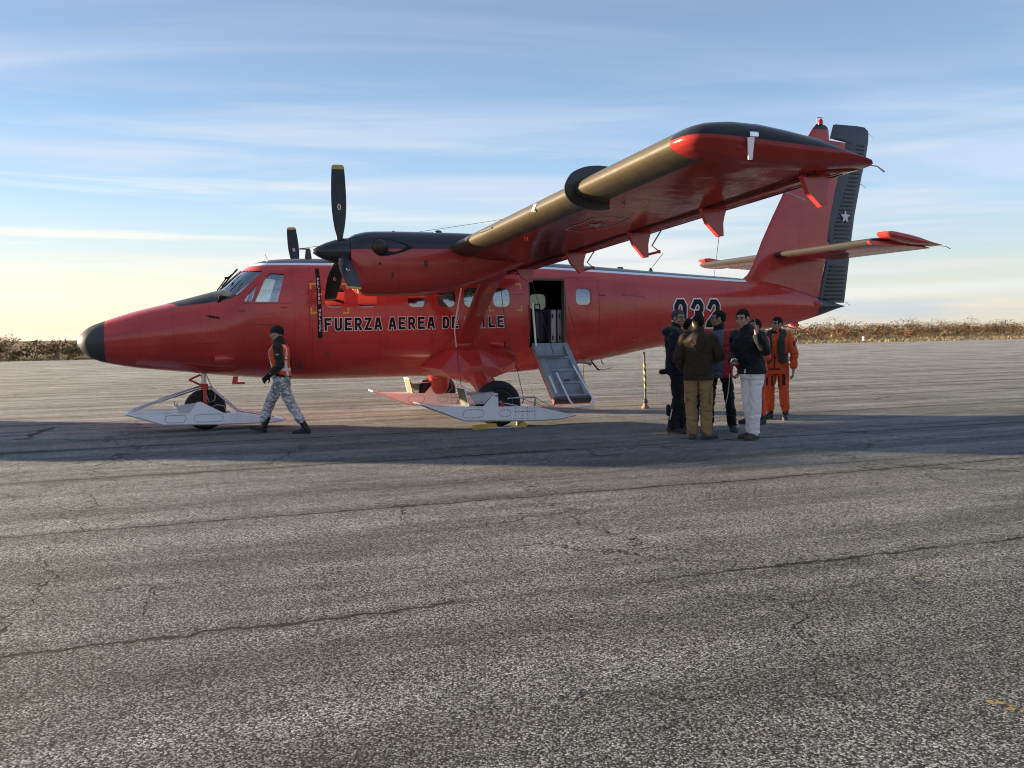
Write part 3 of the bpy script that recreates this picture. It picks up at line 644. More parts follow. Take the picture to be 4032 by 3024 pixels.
# ---- wing
W_LE0, DIH = 2.706, 0.0417
AF = [(0, 0), (.006, .022), (.02, .040), (.06, .066), (.12, .086), (.22, .102), (.36, .106), (.50, .096), (.64, .074), (.775, .045)]
AFL = [(.775, -.042), (.64, -.052), (.50, -.058), (.36, -.060), (.22, -.057), (.12, -.050), (.06, -.040), (.02, -.026), (.006, -.014)]
CH, U0, INC = 1.98, 5.42, R(-2.6)
def wsec(v, s=1.0, prof=None, sc=None, cu=0.0, tk=1.0):
    zl = W_LE0+DIH*abs(v); P = []
    for a, b_ in prof:
        a2 = cu+(a-cu)*s; xx, zz_ = a2*CH, b_*CH*tk*(s if s < 1 else 1)
        P.append((U0+xx*math.cos(INC)+zz_*math.sin(INC)*-1*0+0, v, zl+zz_+xx*math.sin(INC)))
    return P
def wing_stripes(t, x, y, z, col, rough):
    ay = t.m('ABSOLUTE', y); s_ = t.m('SUBTRACT', x, U0)
    zl = t.m('SUBTRACT', t.m('ADD', W_LE0, t.m('MULTIPLY', ay, DIH)), t.m('MULTIPLY', s_, 0.0454))
    top = t.m('GREATER_THAN', t.m('SUBTRACT', z, zl), 0.028)
    col = t.mix(top, col, (0.016, 0.018, 0.022))
    boot = t.m('MULTIPLY', t.m('LESS_THAN', s_, 0.30), t.m('LESS_THAN', ay, 9.36)); boot = t.m('MULTIPLY', boot, t.m('GREATER_THAN', ay, 2.98))
    bx = t.ramp(t.m('PINGPONG', ay, 0.06), 0.0, 0.008, 0.62, 1.0); bz = t.ramp(t.m('PINGPONG', z, 0.011), 0.0, 0.003, 0.75, 1.0)
    bc = t.m('MULTIPLY', t.m('MULTIPLY', bx, bz), t.ramp(t.noise(t.vec(x, y, z), 3.0, 4.0, 0.6), 0.3, 0.7, .75, 1.2))
    col = t.mix(boot, col, t.mix(bc, (0.020, 0.018, 0.015), (0.072, 0.058, 0.036)))  # black rubber tinted warm: golden sun highlight put into the base colour
    rough = t.m('MAXIMUM', rough, t.m('MULTIPLY', boot, 0.42)); rough = t.m('MAXIMUM', rough, t.m('MULTIPLY', top, 0.25))
    return col, rough
M_WING = flat_red(red_paint('shaded_wing_paint', wing_stripes, (), 0.6), .05, .25)  # fuselage red dimmed: shade of the underside put into the wing colour
wb = MB(); vs = list(np.linspace(-9.38, 9.38, 41))
tips = [(9.50, .985, 1.0), (9.58, .95, .93), (9.64, .89, .80), (9.68, .80, .60), (9.70, .70, .36), (9.705, .60, .12)]
AFT = [(a if a < .64 else .70 if a < .7 else 1.0, b_ if a < .7 else (-.004 if b_ > 0 else -.010)) for a, b_ in AF+AFL]
secs = [wsec(-v, s, AFT, cu=.42, tk=k) for v, s, k in tips][::-1]+[wsec(-9.384, 1.0, AFT)]+[wsec(v, 1.0, AF+AFL) for v in vs]+[wsec(9.384, 1.0, AFT)]+[wsec(v, s, AFT, cu=.42, tk=k) for v, s, k in tips]
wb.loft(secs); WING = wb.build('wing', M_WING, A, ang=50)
# movable trailing edge: inboard flap and outboard aileron each side
FL = [(.785, .036), (.86, .024), (.96, .006), (1.0, -.004), (1.0, -.010), (.93, -.028), (.86, -.040), (.80, -.048), (.785, -.030)]
for sd in (-1, 1):
    for nm_, va, vb in (('flap', .95, 5.95), ('aileron', 6.0, 9.378)):
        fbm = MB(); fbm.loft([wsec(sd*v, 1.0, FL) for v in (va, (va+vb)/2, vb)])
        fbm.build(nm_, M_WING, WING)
    tb = MB(); tb.loft([wsec(sd*v, 1.0, [(.742, -.0465), (.752, -.0457), (.752, -.052), (.742, -.053)]) for v in (.95, 9.35)]); tb.loft([wsec(sd*v, 1.0, [(.90, -.036), (.905, -.0345), (.905, -.040), (.90, -.0415)]) for v in (.95, 9.35)]); tb.build('slot_gap', mat('gap_dark', (.02, .006, .008), .8), WING, smooth=False)
def wpt(s, b_, v): q = wsec(v, 1.0, [(s, b_)])[0]; return Vector(q)
# stall fence: a thin plate wrapped round the leading edge
for sd in (-1, 1):
    v = sd*7.45; inn = [wpt(s, b_, v) for s, b_ in [(.30, .105), (.20, .100), (.12, .086), (.06, .066), (.02, .040), (0, 0), (.02, -.026), (.06, -.040), (.12, -.050), (.20, -.056)]]
    off = [.03, .075, .10, .112, .118, .118, .115, .108, .095, .06]; nrm = [(0, 1), (-.1, 1), (-.25, 1), (-.5, .85), (-.8, .6), (-1, .05), (-.85, -.55), (-.55, -.85), (-.2, -1), (0, -1)]
    outp = [Vector((p.x+n_[0]*o_/math.hypot(*n_), p.y, p.z+n_[1]*o_/math.hypot(*n_))) for p, o_, n_ in zip(inn, off, nrm)]
    # refine
    def cr(P, k=4):
        o = []
        for i in range(len(P)-1):
            p0, p1, p2, p3 = P[max(i-1, 0)], P[i], P[i+1], P[min(i+2, len(P)-1)]
            for j in range(k):
                t = j/k; o.append(.5*((2*p1)+(p2-p0)*t+(2*p0-5*p1+4*p2-p3)*t*t+(3*p1-p0-3*p2+p3)*t**3))
        return o+[P[-1]]
    a_, b_ = cr(inn), cr(outp); fm = MB(); rg = []
    for p, q in zip(a_, b_): p = p+(p-q)*.15; rg.append([p+Vector((0, -.012, 0)), q+Vector((0, -.007, 0)), q+Vector((0, .007, 0)), p+Vector((0, .012, 0))])
    fm.loft(rg); fm.build('stall_fence', M_BLACK, WING)
# flap hinge arms
for sd in (-1, 1):
    for v, depth in ((1.95, .13), (3.98, .20), (5.9, .22), (7.56, .20), (9.22, .18)):
        b0 = wpt(.52, -.050, sd*v); 
        zb_ = W_LE0+DIH*v-.10; poly = [(6.86, zb_-.045), (7.17, zb_-.045), (7.14, zb_-.14), (7.125, zb_-.21), (7.130, zb_-.15-depth), (7.075, zb_-.15-depth), (6.93, zb_-.15-depth*.30)]
        hb = MB(); hb.prism(poly, 1, sd*v-.022, sd*v+.022); hb.prism([(6.845, zb_-.06), (6.915, zb_-.155-depth*.30), (7.062, zb_-.155-depth), (7.082, zb_-.16-depth), (6.94, zb_-.15-depth*.28), (6.885, zb_-.05)], 1, sd*v-.030, sd*v+.030)
        H_ = hb.build('flap_hinge_arm', M_RED, WING, smooth=False)
        if v in (3.98, 5.9):
            rb = MB(); e = Vector((7.11, sd*v, zb_-.12-depth)); rb.tube([e+Vector((0, 0, 0)), e+Vector((.18, 0, .045))], .016, 8); rb.tube([e+Vector((.18, 0, .045)), e+Vector((.08, 0, .12)), e+Vector((.23, 0, .34))], .010, 6); rb.ell(e+Vector((.18, 0, .045)), (.024, .024, .024)); rb.build('push_rod', M_RED, H_)
# wing strut, both sides
for sd in (-1, 1):
    a0, a1 = Vector((6.045, sd*.90, 1.30)), Vector((6.00, sd*2.72, 2.50)); sb = MB(); rg = []
    for i in range(7):
        t = i/6; p = a0.lerp(a1, t); c = .325*(1+.25*max(0, t-.8)/.2); P = []
        for k in range(20):
            f = 2*math.pi*k/20; P.append(p+Vector((c/2+c/2*math.cos(f)*(1 if math.cos(f) < 0 else 1), .0, 0))+Vector((0, .55, -.83))*(.040*math.sin(f)*sd*-1*(1.15-.35*math.cos(f))))
        rg.append(P)
    sb.loft(rg); sb.build('wing_strut', M_RED, A)
    fb2 = MB(); fb2.loft([[(6.16+dx*k, sd*(.80+.13*j), 1.27+.085*j+dz*k) for dx, dz in ((-.30, -.02), (-.16, .16), (.2, .13), (.42, -.02), (.2, -.16), (-.16, -.16))] for j, k in ((0, 1.0), (1, .80), (2, .55))]); fb2.build('strut_fairing', M_RED, A)
# wing underside: roundel outline with a star, lashing rings, inboard hook
def under(s, v): q = wpt(s, -.058, v); return q
ub = MB()
def upt(u, v, d): 
    s = (u-U0)/CH; b_ = np.interp(s, [.02, .06, .12, .22, .36, .50, .64, .775], [-.026, -.040, -.050, -.057, -.060, -.058, -.052, -.042]); q = wpt(s, b_, -v); return (q.x, q.y, q.z-d)
cst = (6.20, 6.33)
def ustrip(P, hw, mi, d):
    for i in range(len(P)-1):
        a, b_ = Vector(P[i]), Vector(P[i+1]); dd = (b_-a).normalized(); n_ = Vector((-dd.y, dd.x))*hw
        ub.add([upt(*(a-n_), d), upt(*(b_-n_), d), upt(*(b_+n_), d), upt(*(a+n_), d)], [(0, 1, 2, 3)], mi)
sh = [(6.02, 5.86), (5.98, 6.1), (6.02, 6.4), (5.98, 6.66), (6.14, 6.86), (6.40, 6.80), (6.42, 6.4), (6.36, 6.0), (6.20, 5.85), (6.02, 5.86)]
ustrip(sh, .010, 0, .006)
star = []
for k in range(10): r_ = .19 if k % 2 == 0 else .075; a = R(36*k+20); star.append((cst[0]+r_*math.cos(a)*.8, cst[1]+r_*math.sin(a)))
ub.add([upt(*p, .007) for p in star]+[upt(*cst, .007)], [(k, (k+1) % 10, 10) for k in range(10)], 0)
ub.build('wing_roundel', mat('roundel_white', (.50, .42, .42), .5), WING, smooth=False, fix=False)
# tip light bracket, white strip, boot patch
lb = MB(); lb.box((5.99, -9.715, 3.135), (.085, .05, .045), bev=.008); lb.build('tip_light', M_CHROME, WING)
lb = MB(); lb.prism([(5.925, 3.11), (5.99, 3.11), (5.968, 2.93), (5.932, 2.93)], 1, -9.735, -9.725); lb.build('static_strip', M_WHITE, WING)
lb = MB(); q = wpt(.006, .022, -6.33); lb.box((q.x-.005, q.y, q.z-.03), (.03, .085, .085), Matrix.Rotation(R(24), 3, 'Y')); lb.build('tape_patch', mat('tape_cream', (.66, .60, .45), .6), WING)
lb = MB(); lb.box((wpt(.0, 0, -4.6).x-.004, -4.6, wpt(0, 0, -4.6).z+.03), (.012, .50, .022)); lb.build('boot_slot', M_LETB, WING)
rg_ = MB()
for u, v in ((5.78, 5.15), (5.9, 7.6)):
    rg_ = MB(); p = Vector(upt(u, v, 0)); rg_.tube([p+Vector((.02*math.cos(a), 0, -.03+.028*math.sin(a))) for a in [k*math.pi/6 for k in range(13)]], .004, 6, cap=False)
    rg_.build('tie_down_ring', M_RED, WING)
# ---- tail
fin = MB()
def foil(u0, u1, z, t, y0=0, n=13, blunt=.4):
    P = []; c = u1-u0
    xs = [.5*(1-math.cos(math.pi*i/(n-1))) for i in range(n)]
    th = lambda s: t*(1.9*math.sqrt(max(s, 0))*(1-s)**.75*.78+blunt*s*.5)
    return [(u0+c*s, y0+th(s), z) for s in xs]+[(u0+c*s, y0-th(s), z) for s in xs[::-1]]
fl = pchip([1.9, 2.45, 2.58, 2.68, 2.93, 3.42, 4.53, 5.83, 5.93], [12.2, 12.40, 12.58, 12.735, 12.90, 13.12, 13.715, 14.40, 14.50])
fh = pchip([1.9, 2.116, 3.01, 3.40, 4.87, 5.60, 5.61, 5.93], [14.46, 14.53, 14.73, 14.86, 15.05, 15.27, 14.83, 14.80])
fin.loft([foil(fl(z_), fh(z_)+.02, z_, .085-.008*(z_-2.5)) for z_ in [1.95, 2.12, 2.3, 2.45, 2.55, 2.62, 2.7, 2.8, 2.93, 3.15, 3.42, 3.9, 4.53, 5.2, 5.59, 5.615, 5.83]]); FIN = fin.build('fin', M_RED, A)
fc = MB(); fc.loft([foil(fl(z_)+.002, 14.82-dx, z_, .06*k) for z_, dx, k in ((5.832, 0, 1), (5.89, .02, .9), (5.93, .08, .6), (5.945, .14, .3))]); fc.build('fin_cap', M_BLACK, FIN)
bc = MB(); bc.lathe([(.05, 0), (.055, .05), (.045, .10), (.004, .125)], (14.62, 0, 5.94), axis=2, n=16); bc.build('beacon', mat('beacon_red', (.45, .02, .02), .15), FIN)
bc = MB(); bc.tube([(14.52, 0, 5.94), (14.52, 0, 6.06), (14.55, 0, 6.085), (14.68, 0, 6.085)], .012, 8); bc.build('beacon_guard', M_METAL, FIN)
# rudder: solid wedge with pressed ribs
M_RUD = mat('rudder_blue_black', (0.042, 0.052, 0.072), 0.33, coat=.15, var=.2)
rh = pchip([2.10, 3.01, 3.40, 3.45, 4.87, 5.62], [14.555, 14.765, 14.87, 14.66, 15.075, 15.30])
rt_ = pchip([2.10, 4.30, 5.83, 5.97], [15.275, 15.587, 15.912, 15.90])
rd = MB(); 
zs = [2.12, 2.6, 3.0, 3.38, 3.46, 4.0, 4.87, 5.3, 5.60, 5.66, 5.70, 5.80, 5.88]
rl = lambda z_: rh(z_) if z_ < 5.63 else (14.868+(z_-5.66)*.30)
rd.loft([foil(rl(z_), rt_(z_)-(.0 if z_ < 5.82 else (z_-5.82)*.1), z_, (.052 if z_ > 3.0 else .060)*(1 if z_ < 5.85 else .75), blunt=.25) for z_ in zs]+[foil(14.96, 15.80, 5.955, .025), foil(15.02, 15.6, 5.972, .006)]); RUD = rd.build('rudder', M_RUD, A)
rbm = MB(); z_ = 2.20
while z_ < 5.62:
    if not (2.98 < z_ < 3.14):
        a, b_ = rh(z_)+(.12 if z_ < 3.4 else .30), rt_(z_)-.10
        for s_ in (-1, 1):
            y_ = s_*(.050 if z_ < 3.4 else .034)
            rbm.tube([(a, y_*1.05, z_), ((a+b_)/2, y_*.98, z_), (b_, y_*.62, z_)], .017, 6)
    z_ += .088
rbm.build('rudder_rib', mat('rudder_rib_paint', (.022, .026, .036), .35), RUD)
stm = MB(); P = []
for k in range(10): r_ = .135 if k % 2 == 0 else .055; a = R(90+36*k); P.append((15.25+r_*math.cos(a), 3.985+1.15*r_*math.sin(a)))
stm.loft([[(p[0], -.060, p[1]) for p in P], [(p[0], -.064, p[1]) for p in P]]); stm.build('star_emblem', mat('star_white', (.72, .74, .78), .5), RUD, smooth=False)
# tail cone end, black
tcn = MB(); tcn.loft([fring(u) for u in (14.47, 14.6, 14.75, 14.9, 15.05, 15.2, 15.28)]); tcn.build('tail_cone', M_BLACK, A)
bl = MB(); bl.ell((14.40, -.17, 2.10), (.16, .05, .055)); bl.build('tail_fairing', M_RED, A)
# tailplane and elevators
SAF = [(0, 0), (.02, .028), (.08, .048), (.2, .06), (.4, .06), (.56, .045), (.56, -.045), (.4, -.06), (.2, -.06), (.08, -.048), (.02, -.028)]
def stab_stripes(t, x, y, z, col, rough):
    s_ = t.m('SUBTRACT', x, 13.39); boot = t.m('MULTIPLY', t.m('LESS_THAN', s_, 0.11), t.m('LESS_THAN', t.m('ABSOLUTE', y), 2.78))
    top = t.m('GREATER_THAN', z, 3.145); col = t.mix(top, col, (0.02, 0.02, 0.024)); col = t.mix(boot, col, (0.05, 0.045, 0.04)); rough = t.m('MAXIMUM', rough, t.m('MULTIPLY', boot, 0.42)); return col, rough
M_STAB = red_paint('tailplane_paint', stab_stripes)
ZS = 3.13
for sd in (-1, 1):
    sb = MB(); sb.loft([[(13.39+a*1.42, sd*v, ZS+b_*1.42*k) for a, b_ in SAF] for v, k in ((.02, 1), (1.5, 1), (2.80, 1), (2.84, .8))]); TP = sb.build('tailplane', M_STAB, A, ang=50)
    el = MB(); hz = Vector((14.22, 0, ZS)); ea = R(9)
    def ep(a, b_, v): xx, zz_ = a, b_; return (hz.x+xx*math.cos(ea)+zz_*math.sin(ea), sd*v, hz.z-xx*math.sin(ea)+zz_*math.cos(ea))
    prof = [(-.03, .0), (-.01, .058), (.06, .062), (.35, .022), (.60, .004), (.60, -.004), (.35, -.022), (.06, -.062), (-.01, -.058)]
    el.loft([[ep(a, b_, v) for a, b_ in prof] for v in (.22, 1.5, 2.86)])
    horn = [(-.70, 0), (-.67, .035), (-.55, .062), (-.2, .07), (.06, .062), (.35, .022), (.60, .004), (.60, -.004), (.35, -.022), (.06, -.062), (-.2, -.07), (-.55, -.062), (-.67, -.035)]
    el.loft([[ep(a, b_*k+.03, v) for a, b_ in horn] for v, k in ((2.862, 1), (3.06, 1), (3.12, .8), (3.15, .4))], mi=0)
    el.build('elevator', M_RED, TP, ang=50)
# tail bumper with red strap, antennas, whip, long wire
tb = MB(); tb.prism([(13.80, 1.75), (14.05, 1.80), (14.02, 1.63), (13.93, 1.60)], 1, -.04, .04); tb.build('tail_bumper', M_RED, A)
tb = MB(); tb.tube([(13.62, -.02, 1.64), (13.80, -.03, 1.60), (13.955, -.03, 1.56), (14.06, -.03, 1.51), (14.22, -.03, 1.465), (14.30, -.03, 1.50)], .012, 6); tb.tube([(13.95, -.03, 1.56), (14.0, -.03, 1.60), (14.06, -.03, 1.575)], .016, 6); tb.build('tail_strap', M_ORANGE, A)
an = MB(); an.ell((14.04, 0, 1.64), (.045, .03, .03)); an.build('tail_light', M_LETB, A)
an = MB(); an.lathe([(.05, 0), (.03, .06), (.008, .08)], (10.42, -.08, fT(10.42)-.01), axis=2, n=12); an.tube([(10.42, -.08, fT(10.42)+.04), (10.70, -.10, 3.115)], .006, 6); an.build('whip_antenna', M_CABLE, A)
an = MB(); an.box((9.74, -.08, fT(9.74)+.012), (.12, .07, .05), bev=.012); an.build('roof_box', M_BLACK, A)
an = MB(); an.loft([[(3.70+dx*k, dy*k, z_) for dx, dy in ((-.05, -.015), (.05, -.015), (.05, .015), (-.05, .015))] for z_, k in ((2.87, 1.3), (3.06, .8))]); an.loft([[(3.64+dx, dy, z_) for dx, dy in ((-.09, -.02), (.09, -.02), (.09, .02), (-.09, .02))] for z_ in (3.061, 3.082)]); an.build('mast_antenna', M_BLACK, A)
an = MB(); an.prism([(3.95, 2.88), (4.38, 2.88), (4.34, 3.20), (4.14, 3.20)], 1, -.02, .02); an.build('blade_antenna', M_BLACK, A)
an = MB(); an.tube([(3.00, -.18, 2.84), (2.955, -.18, 2.955)], .008, 6); an.build('probe', M_METAL, A)
an = MB(); P0, P1 = Vector((3.58, 0, 3.078)), Vector((14.0, 0, 5.05)); an.tube([P0.lerp(P1, i/12)-Vector((0, 0, .10*math.sin(math.pi*i/12))) for i in range(13)], .004, 5); an.build('aerial_wire', M_CABLE, A)
# static wicks
for p, d in (((15.905, 0, 5.83), (.14, 0, -.12)), ((15.70, 0, 4.72), (.15, 0, -.09)), ((15.30, 0, 2.14), (.14, 0, -.09)), ((14.80, -3.12, 3.05), (.20, -.03, -.05)), ((7.36, -8.2, 2.97), (.27, -.10, -.10)), ((7.38, -9.5, 3.0), (.16, 0, -.05))):
    p, d = Vector(p), Vector(d); sw = MB(); sw.tube([p, p+d*.5+Vector((0, 0, .02)), p+d], [.006, .006, .009], 6); sw.build('static_wick', mat('wick_grey', (.45, .45, .45), .7), A)

# ---- main gear and skis
def tyre(r_, w_, parent, c, name='wheel'):
    Wm = empty(name, c, 0, parent)
    t = MB(); h = w_/2; pr = [(r_*.60, -h*.78), (r_*.74, -h), (r_*.88, -h*.95), (r_*.965, -h*.68), (r_, -h*.30), (r_, h*.30), (r_*.965, h*.68), (r_*.88, h*.95), (r_*.74, h), (r_*.60, h*.78)]
    t.lathe(pr, (0, 0, 0), axis=1, n=44); t.build('tyre', M_TYRE, Wm)
    t = MB(); t.lathe([(r_*.50, -h*.62), (r_*.598, -h*.80), (r_*.598, h*.80), (r_*.50, h*.62)], (0, 0, 0), axis=1, n=32)
    t.lathe([(.03, -h*.85), (.055, -h*.80), (.075, -h*.4), (.075, h*.4), (.055, h*.80), (.03, h*.85)], (0, 0, 0), axis=1, n=20)
    t.build('rim', mat('rim_grey', (.30, .29, .28), .45, metal=.3, var=.2), Wm); return Wm
def rivets(mb, pts, y, r_=.0075):
    for u, w_ in pts:
        P = [(u+r_*math.cos(k*math.pi/3), w_+r_*math.sin(k*math.pi/3)) for k in range(6)]
        mb.add([(a, y, b_) for a, b_ in P]+[(u, y-.002, w_)], [(k, (k+1) % 6, 6) for k in range(6)])
def oval(u0, u1, w0, w1, n):
    r_ = (w1-w0)/2; L = (u1-u0)-2*r_; per = 2*L+2*math.pi*r_; P = []
    for i in range(n):
        s_ = per*i/n
        if s_ < L: P.append((u0+r_+s_, w1))
        elif s_ < L+math.pi*r_: a = math.pi/2-(s_-L)/r_; P.append((u1-r_+r_*math.cos(a), (w0+w1)/2+r_*math.sin(a)))
        elif s_ < 2*L+math.pi*r_: P.append((u1-r_-(s_-L-math.pi*r_), w0))
        else: a = -math.pi/2-(s_-2*L-math.pi*r_)/r_; P.append((u0+r_+r_*math.cos(a), (w0+w1)/2+r_*math.sin(a)))
    return P
def line(a, b_, step): n = max(1, int(math.hypot(b_[0]-a[0], b_[1]-a[1])/step)); return [(a[0]+(b_[0]-a[0])*i/n, a[1]+(b_[1]-a[1])*i/n) for i in range(n+1)]
M_SKI = mat('ski_white', (0.90, 0.91, 0.93), 0.34, var=0.05, vscale=6)
M_RIV = mat('rivet_brown', (0.10, 0.075, 0.055), 0.7)
M_RUN = mat('ski_runner', (0.30, 0.31, 0.30), 0.5)
M_MESHP = mat('olive_plate', (0.10, 0.11, 0.065), 0.8, var=0.6, vscale=16)
for sd in (-1, 1):
    yo, yi = sd*2.10, sd*1.64
    mg = empty('main_gear', (0, 0, 0), 0, A)
    # fairing pod: faceted
    s0 = [(5.50, .98), (5.95, 1.41), (6.45, 1.41), (7.32, 1.10), (7.32, .90), (6.85, .80), (6.25, .70), (5.85, .82)]
    s1 = [(5.76, .95), (6.05, 1.25), (6.46, 1.27), (7.14, 1.05), (7.14, .92), (6.75, .79), (6.22, .70), (5.95, .80)]
    s2 = [(6.05, .88), (6.2, 1.00), (6.42, 1.01), (6.74, .95), (6.76, .89), (6.62, .79), (6.3, .71), (6.12, .76)]
    pb = MB(); pb.loft([[(u, sd*v, w_) for u, w_ in s] for v, s in ((.66, s0), (1.04, s1), (1.36, s2))]); pb.build('gear_fairing', M_RED, mg, smooth=False)
    lg = MB(); rg = []
    for (u, v, w_, c, t) in ((6.36, 1.10, .90, .25, .16), (6.38, 1.28, .80, .245, .15), (6.43, 1.42, .68, .22, .12), (6.475, 1.53, .52, .185, .09), (6.49, 1.60, .40, .15, .07), (6.495, 1.66, .36, .10, .05)):
        rg.append([(u+c*math.cos(a), sd*(v+t*.8*math.sin(a)), w_+t*.55*math.sin(a)) for a in [2*math.pi*k/20 for k in range(20)]])
    lg.loft(rg); lg.tube([(6.505, sd*1.60, .383), (6.505, sd*2.12, .383)], .04, 12); lg.build('gear_leg', M_RED, mg)
    tyre(.383, .30, mg, (6.505, sd*1.88, .383))
    ski = empty('ski', (0, 0, 0), 0, mg)
    low = [(5.13, .435), (5.17, .445), (5.30, .395), (6.18, .362), (6.44, .352), (7.09, .325), (7.60, .20), (7.84, .145), (7.80, .125), (7.54, .10), (7.09, .093), (5.86, .148), (5.74, .19)]
    b = MB(); b.prism(low, 1, yo, yo-sd*.10); b.prism(low, 1, yi, yi+sd*.08)
    b.prism([(5.13, .435), (5.17, .445), (5.30, .39), (6.02, .362), (6.02, .15), (5.86, .153), (5.74, .195)], 1, yo-sd*.10, yi+sd*.08)
    b.prism([(6.93, .33), (7.09, .322), (7.60, .198), (7.84, .143), (7.54, .104), (7.09, .097), (6.93, .10)], 1, yo-sd*.10, yi+sd*.08)
    pyl = [(6.18, .362), (6.385, .575), (6.42, .575), (6.435, .50), (6.44, .352)]
    b.prism(pyl, 1, yo+sd*.002, yo-sd*.03); b.prism(pyl, 1, yi-sd*.002, yi+sd*.03)
    b.build('ski_body', M_SKI, ski, smooth=False)
    b = MB(); b.prism([(5.12, .43), (5.14, .42), (5.74, .172), (5.86, .13), (7.09, .075), (7.54, .082), (7.86, .140), (7.84, .146), (7.54, .099), (7.09, .092), (5.86, .147), (5.74, .189)], 1, yo+sd*.02, yi-sd*.02)
    b.build('ski_runner', M_RUN, ski, smooth=False)
    b = MB(); b.tube([(5.125, yo-sd*.02, .44), (5.30, yo-sd*.02, .405)], .018, 8); b.tube([(5.125, yi+sd*.02, .44), (5.125, yo-sd*.02, .44)], .016, 8); b.build('ski_bow', mat('ski_bow_white', (.75, .73, .68), .4), ski)
    b = MB()
    for yy, sg in ((yo, sd), (yi, -sd)):
        y_ = yy+sg*.0035
        rivets(b, oval(5.825, 6.175, .185, .315, 20), y_, .010); rivets(b, oval(6.45, 6.65, .18, .29, 12), y_, .009)
        for u in (6.74, 6.86, 6.95, 7.08): rivets(b, line((u, .13), (u, .31), .05), y_, .009)
        rivets(b, line((6.74, .255), (7.08, .245), .045), y_, .011); rivets(b, line((6.74, .135), (7.08, .128), .05), y_, .006)
        rivets(b, line((5.40, .37), (6.15, .345), .06), y_, .004); rivets(b, line((5.90, .165), (7.5, .112), .06), y_, .004)
    b.build('rivet_row', M_RIV, ski, smooth=False, fix=False)
    b = MB(); b.box((5.905, (yo+yi)/2, .52), (.02, .44, .30), Matrix.Rotation(R(-14), 3, 'Y')); b.build('scraper_plate', M_MESHP, ski)
    b = MB(); b.tube([(5.868, yo-sd*.01, .665), (5.935, yo-sd*.01, .385)], .013, 6); b.tube([(5.868, yo, .667), (5.868, yi, .667)], .014, 6); b.build('scraper_frame', M_WHITE, ski)
    b = MB(); b.prism([(5.95, .565), (6.36, .595), (6.38, .575), (6.20, .40), (6.06, .40)], 1, yo-sd*.03, yo-sd*.045); b.prism([(5.95, .565), (6.36, .595), (6.36, .585), (5.955, .555)], 1, yo-sd*.03, yi+sd*.05); b.build('wheel_fender', mat('fender_grey', (.55, .55, .56), .5), ski, smooth=False)
    b = MB(); b.tube([(6.60, yo-sd*.01, .475), (7.09, yo-sd*.01, .485)], .014, 8); b.tube([(6.46, yo-sd*.01, .42), (6.78, yo-sd*.01, .345)], .012, 8); b.prism([(7.05, .33), (7.10, .33), (7.115, .48), (7.085, .48)], 1, yo-sd*.0, yo-sd*.02); b.ell((6.40, yo+sd*.02, .545), (.03, .02, .03)); b.tube([(5.93, yo-sd*.01, .385), (6.20, yo-sd*.01, .45)], .012, 6)
    b.build('ski_actuator', M_METAL, ski)
    b = MB(); b.tube([(7.10, yo-sd*.01, .47), (7.35, yo-sd*.03, .33), (7.60, yo-sd*.05, .20)], .005, 5); b.tube([(6.90, yo-sd*.03, .45), (7.2, yo-sd*.05, .34), (7.45, yo-sd*.06, .24)], .005, 5)
    b.tube([(6.20, sd*1.58, .72), (6.28, sd*1.56, .60), (6.45, sd*1.57, .50), (6.60, sd*1.58, .45)], .009, 6)
    arc = [(6.58+.16*math.cos(a), sd*1.58, .50+.14*math.sin(a)) for a in [R(150-20*k) for k in range(12)]]; b.tube(arc, .010, 6)
    b.build('hydraulic_hose', mat('hose_grey', (.25, .23, .22), .6), ski)
# ---- nose gear
ng = empty('nose_gear', (0, 0, 0), 0, A)
tyre(.342, .23, ng, (1.915, 0, .343))
b = MB(); b.tube([(1.905, 0, .74), (1.908, 0, .98)], .050, 16); b.build('oleo_piston', M_CHROME, ng)
b = MB(); b.tube([(1.92, 0, .62), (1.918, 0, .78)], .062, 14); b.tube([(1.915, -.10, .74), (1.915, .10, .74)], .03, 8)
for sd in (-1, 1): b.tube([(1.918, sd*.15, .72), (1.92, sd*.155, .36)], .036, 10); b.tube([(1.918, 0, .73), (1.918, sd*.15, .72)], .034, 8)
b.build('nose_fork', M_RED, ng)
b = MB()
for sd in (-1, 1): b.tube([(1.86, sd*.05, .93), (1.675, 0, .848)], .016, 6); b.tube([(1.675, 0, .848), (1.88, sd*.06, .745)], .016, 6)
b.build('torque_link', M_RED, ng)
nsk = empty('ski', (0, 0, 0), 0, ng)
low = [(.68, .335), (.72, .345), (.78, .325), (1.69, .308), (2.21, .288), (2.465, .277), (3.0, .178), (3.20, .14), (3.17, .120), (2.93, .105), (2.0, .118), (1.25, .145), (1.06, .213)]
pyl = [(1.66, .308), (1.79, .492), (1.845, .495), (1.91, .455), (2.21, .288)]
b = MB()
for sd in (-1, 1): b.prism(low, 1, sd*.32, sd*.22); b.prism(pyl, 1, sd*.322, sd*.295)
b.prism([(.68, .335), (.72, .344), (.78, .322), (1.52, .30), (1.52, .14), (1.25, .147), (1.06, .215)], 1, -.22, .22); b.prism([(2.32, .282), (2.465, .274), (3.0, .176), (3.19, .138), (2.93, .108), (2.32, .118)], 1, -.22, .22)
b.build('ski_body', M_SKI, nsk, smooth=False)
b = MB(); b.prism([(.67, .33), (.70, .322), (1.06, .195), (1.25, .128), (2.0, .10), (2.93, .088), (3.22, .13), (3.20, .138), (2.93, .104), (2.0, .117), (1.25, .144), (1.06, .212)], 1, -.335, .335); b.build('ski_runner', M_RUN, nsk, smooth=False)
b = MB()
